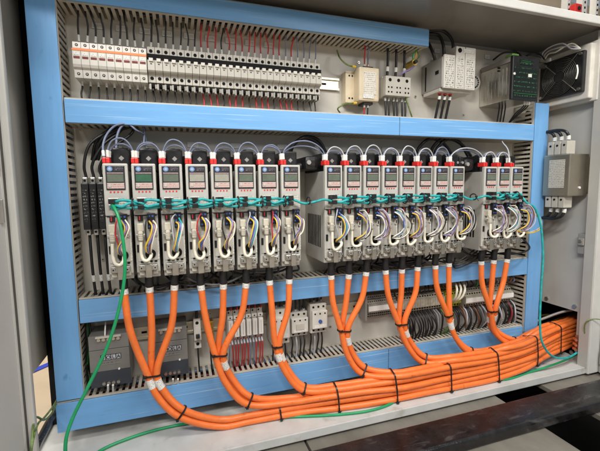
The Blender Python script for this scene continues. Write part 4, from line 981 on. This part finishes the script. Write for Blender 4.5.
tops = {0: (124, 285), 1: (148.3, 283), 2: (173, 281), 3: (201, 281), 4: (222.5, 280), 5: (245.5, 279), 6: (270.5, 276), 7: (289, 275),
        8: (332, 271), 9: (348.5, 270), 10: (365, 268), 11: (386, 266), 12: (402, 265), 13: (417, 263), 14: (436.5, 261), 15: (448, 259), 16: (481, 257), 17: (493, 256), 18: (507.5, 255)}
def lookx(px, D=.93): return at(px, 400, D).x
for gi, g in enumerate(groups):
    n = len(g['dr'])
    for k, d in enumerate(g['dr']):
        u, v = tops[d]
        c0 = DP(d, .000, -.022, -.046)
        p1 = at(u, v+4, .945); p1.x = .45*p1.x+.55*XS[d]
        off = (k-(n-1)/2)
        xs = .0088*off*1.15; ty = .944+(.014 if (n == 3 and k == 1) else 0)
        tie = at(g['tie'][0], g['tie'][1], .95); tie = Vector((tie.x+xs, ty, tie.z))
        if n == 3 and k == 1: tie.x += .0
        pm = p1.lerp(tie, .45)+Vector((-(p1.x-tie.x)*(-.22)+rj(.0025), rj(.003), 0))
        slot = g['slots'][k]
        jx = lookx(g['join'], .92); J = bundle_pt(jx, slot); J2 = bundle_pt(jx+.05, slot)
        mids = []
        for q, (mu, mv) in enumerate(g['mid']):
            mp_ = at(mu, mv, .94-.01*q)
            # spread the cables of one group across the bend
            tdir = Vector((.35, 0, -.94)) if q == 0 else Vector((.75, 0, -.66)); nrm = Vector((tdir.z, 0, -tdir.x))*-1
            yo = ((.014 if (n == 3 and k == 1) else 0)+(slot[0]*.010))*(.6 if q else 1)
            mids.append(mp_+nrm*(.0095*off*(-1 if False else 1))+Vector((0, yo, 0)))
        pts = [p1, pm, tie]+mids+[J]
        X = jx+.07
        while X < 1.40: pts.append(bundle_pt(X, slot)+Vector((0, rj(.0028), rj(.0022)))); X += .13
        pts += [bundle_pt(1.42, slot), bundle_pt(1.50, slot)]
        path = smooth_path(pts, 10)
        t = thing('motor_cable', 'orange motor cable hanging from the %s drive counted from the left' % ORD[d], 'cable', p1, 'orange motor cables')
        b = B(); b.tube(path, R, ORANGE, 14); b.local(p1); b.obj('sheath', t)
        # black boot between clamp and sheath
        bt = smooth_path([c0+Vector((0, .002, .012)), c0, p1+Vector((0, 0, .018)), p1+(p1-path[1])*.2], 5)
        b = B(); b.tube(bt, lambda s_: .0070+.0028*min(1, s_*1.6), BLACK, 14); b.local(p1); b.obj('boot', t)
        mk = sub(path, -1, .013); b = B(); b.tube(mk, R+.0008, TAG, 14); b.local(p1); b.obj('marker_sleeve', t)
        if not (n == 3 and k == 0 and gi not in (0,)):
            dl = sum((path[j+1]-path[j]).length for j in range(len(path)-1) if j < 20)
            l0 = dl+(.020 if gi else .010)+rj(.006); mk = sub(path, l0, l0+.026)
            if len(mk) > 1: b = B(); b.tube(mk, R+.0008, TAG, 14); b.local(p1); b.obj('marker_sleeve', t)
        cable_paths.append((gi, path))
# cable ties
def ring_tie(ctr, nrm, pts, label, group):
    """a strap pulled round the given cable centres, in the plane through ctr with normal nrm"""
    nrm = nrm.normalized(); u = Vector((0, -1, 0)); u = (u-nrm*u.dot(nrm)).normalized(); w = nrm.cross(u)
    q = []
    for p in pts:
        d = p-ctr
        for k in range(12):
            a = k*math.tau/12; q.append((d.dot(u)+math.cos(a)*(R+.0018), d.dot(w)+math.sin(a)*(R+.0018)))
    q = sorted(set(q))
    def cross(o, a, b_): return (a[0]-o[0])*(b_[1]-o[1])-(a[1]-o[1])*(b_[0]-o[0])
    lo = []
    for p in q:
        while len(lo) > 1 and cross(lo[-2], lo[-1], p) <= 0: lo.pop()
        lo.append(p)
    hi = []
    for p in reversed(q):
        while len(hi) > 1 and cross(hi[-2], hi[-1], p) <= 0: hi.pop()
        hi.append(p)
    hull = lo[:-1]+hi[:-1]; n = len(hull); vs = []
    cx = sum(h[0] for h in hull)/n; cy_ = sum(h[1] for h in hull)/n
    for a, c in hull:
        l = math.hypot(a-cx, c-cy_); k2 = (l+.0013)/l
        for (aa, cc) in ((a, c), (cx+(a-cx)*k2, cy_+(c-cy_)*k2)):
            for s_ in (-.0022, .0022): vs.append(ctr+u*aa+w*cc+nrm*s_)
    fs = []
    for i in range(n):
        j = (i+1) % n; A = [i*4+k for k in range(4)]; Bq = [j*4+k for k in range(4)]
        fs += [(A[0], A[1], Bq[1], Bq[0]), (A[2], Bq[2], Bq[3], A[3]), (A[0], Bq[0], Bq[2], A[2]), (A[1], A[3], Bq[3], Bq[1])]
    b = B(); b.add(vs, fs, BLACK)
    mx_ = max(range(n), key=lambda i: hull[i][0]+.3*hull[i][1]); h = ctr+u*hull[mx_][0]+w*hull[mx_][1]
    b.box(h.x-.0035, h.x+.0035, h.y-.0045, h.y+.001, h.z-.003, h.z+.003, BLACK, .001)
    b.tube([h+Vector((0, -.003, 0)), h+Vector((.004, -.008, .006))], .0013, BLACK, 5)
    tag(b.obj('cable_tie'), label, 'cable tie', group)
def nearest(path, p):
    k = min(range(1, len(path)-1), key=lambda i: (path[i]-p).length); return path[k], (path[k+1]-path[k-1]).normalized()
def plane_hits(paths, p0, nrm):
    out = []
    for path in paths:
        best = None
        for i in range(len(path)-1):
            a = (path[i]-p0).dot(nrm); c = (path[i+1]-p0).dot(nrm)
            if a*c <= 0 and abs(a-c) > 1e-9:
                p = path[i].lerp(path[i+1], a/(a-c)); d = (p-p0).length
                if d < .14 and (best is None or d < best[0]): best = (d, p)
        if best: out.append(best[1])
    return out
for gi, g in enumerate(groups):
    ps = [p for q, p in cable_paths if q == gi]
    where = 'the %s group of orange cables from the left' % ORD[gi]
    for (px, py, D_, nm) in ((g['tie'][0], g['tie'][1], .95, 'upper'), (g['mid'][1][0], g['mid'][1][1], .93, 'lower')):
        p0, nrm = nearest(ps[-1], at(px, py, D_)); hits = plane_hits(ps, p0, nrm)
        hits = [h for h in hits if (h-p0).length < .05]
        ring_tie(p0, nrm, hits, '%s black tie round %s' % (nm, where), 'black ties on the orange cable drops')
for k, px in enumerate((281, 338, 393, 445, 491, 531, 562)):
    X = lookx(px, .90); p0 = Vector((X, .9, -.58)); nrm = Vector((1, -.05, .08)).normalized()
    act = [p for q, p in cable_paths if lookx(groups[q]['join'], .92) < X+.01]
    hits = [h for h in plane_hits(act, p0, nrm)]
    if len(hits) > 1: ring_tie(p0, nrm, hits, 'black tie round the thick orange bundle, %s from the left' % ORD[k], 'black ties on the orange bundle')

# ------------------------------------------------------------------ loose green and teal cables
wire([DP(0, -.010, .004, .1075), at(113, 206, .895), at(118, 216, .88), at(123, 240, .87), at(125, 268, .865), at(121, 300, .86), at(108, 345, .85), at(88, 387, .84), at(72, 420, .83), at(66, 440, .82), at(67, 470, .82), at(75, 500, .84)],
     .0036, GREEN, 'long green cable hanging from the first drive down across the left duct', 'cable', seg=10, n=12, name='network_cable')
zt = ZB+.0045
wire([atz(70, 475, zt+.0), atz(100, 451, zt), atz(130, 438, zt), atz(160, 429, zt), atz(195, 422.5, zt), atz(240, 419.5, zt), atz(290, 417, zt), atz(340, 414.5, zt), atz(368, 411, zt), atz(388, 405, zt), atz(402, 396, zt), atz(412, 388, zt)],
     .0036, GREEN, 'green cable lying on the cabinet floor at lower left under the orange bundle', 'cable', seg=8, n=10, name='network_cable')
wire([atz(485, 381, zt), atz(508, 379, zt), atz(530, 372, zt), at(550, 366, .88), at(570, 358, .89), at(580, 352, .90)],
     .0034, GREEN, 'green cable on the cabinet floor at lower right running to the copper lugs', 'cable', seg=8, n=10, name='network_cable')
wire([DP(18, .004, .006, .1215), at(527, 203, .895), at(534, 207, .89), at(540, 222, .885), at(543, 255, .88), at(541, 290, .875), at(540, 325, .87), at(542, 342, .865), at(552, 356, .865), at(566, 358, .87), at(578, 352, .885), at(583, 348, .90)],
     .0034, TEAL, 'long teal cable hanging from the last drive down past the right duct', 'cable', seg=10, n=12, name='network_cable')
wire([at(612, 322, .80), at(594, 319, .835), at(586, 322, .85), at(585, 340, .865), at(584, 350, .88)], .0018, GY, 'thin striped earth wire bent from the right door to the copper lugs')
t = thing('earth_bar', 'copper earth lugs bolted beside the right cable opening', 'earth bar', (XR-.012, .885, -.56))
for k in range(3):
    b = B(); b.box(-.010, .004, -.016, .016, -.020+k*.018, -.010+k*.018, COPPER, .002); b.cyl((-.016, 0, -.015+k*.018), (-.010, 0, -.015+k*.018), .006, STEEL, 6); b.obj('lug', t)
b = B(); b.box(.004, .0115, -.018, .018, -.03, .03, STEEL, .001); b.obj('bracket', t)
for k in range(2):
    wire([(-.30, 1.02, -.512-.004*k), at(52, 408+k*5, .96), at(44, 418+k*2, .90), at(38-k*3, 424-k*6, .86), at(33-k, 440, .82), at(30, 460, .80)], .0022, GY, ('upper', 'lower')[k]+' striped earth wire crossing to the left door', group='earth wires to the left door')
b = B(); path = smooth_path([at(60, 408, 1.06), at(50, 420, .98), at(43, 433, .92), at(36, 447, .88), at(31, 470, .86)], 8); b.tube(path, .0075, print_mat('braid', (.012, .012, .014), (.20, .17, .20), (500, 500, 500), .6, 260, .4), 12)
tag(b.obj('braided_sleeve'), 'black braided cable sleeve leaving the cabinet at its lower left corner', 'cable')
wire([at(558, 316, 1.06), at(545, 315, 1.05), at(535, 318, 1.05), at(540, 324, 1.04), at(566, 316, 1.03)], .004, GOLD, 'brown-yellow cable in the dark corner behind the right duct', 'cable', name='cable')
# grey edge tube above the bundle's right end
wire([at(530, 324, 1.03), at(545, 318, 1.0), at(562, 312, .97), at(583, 308, .93)], .005, DSTEEL, 'grey conduit rod above the right end of the orange bundle', 'conduit', name='conduit')
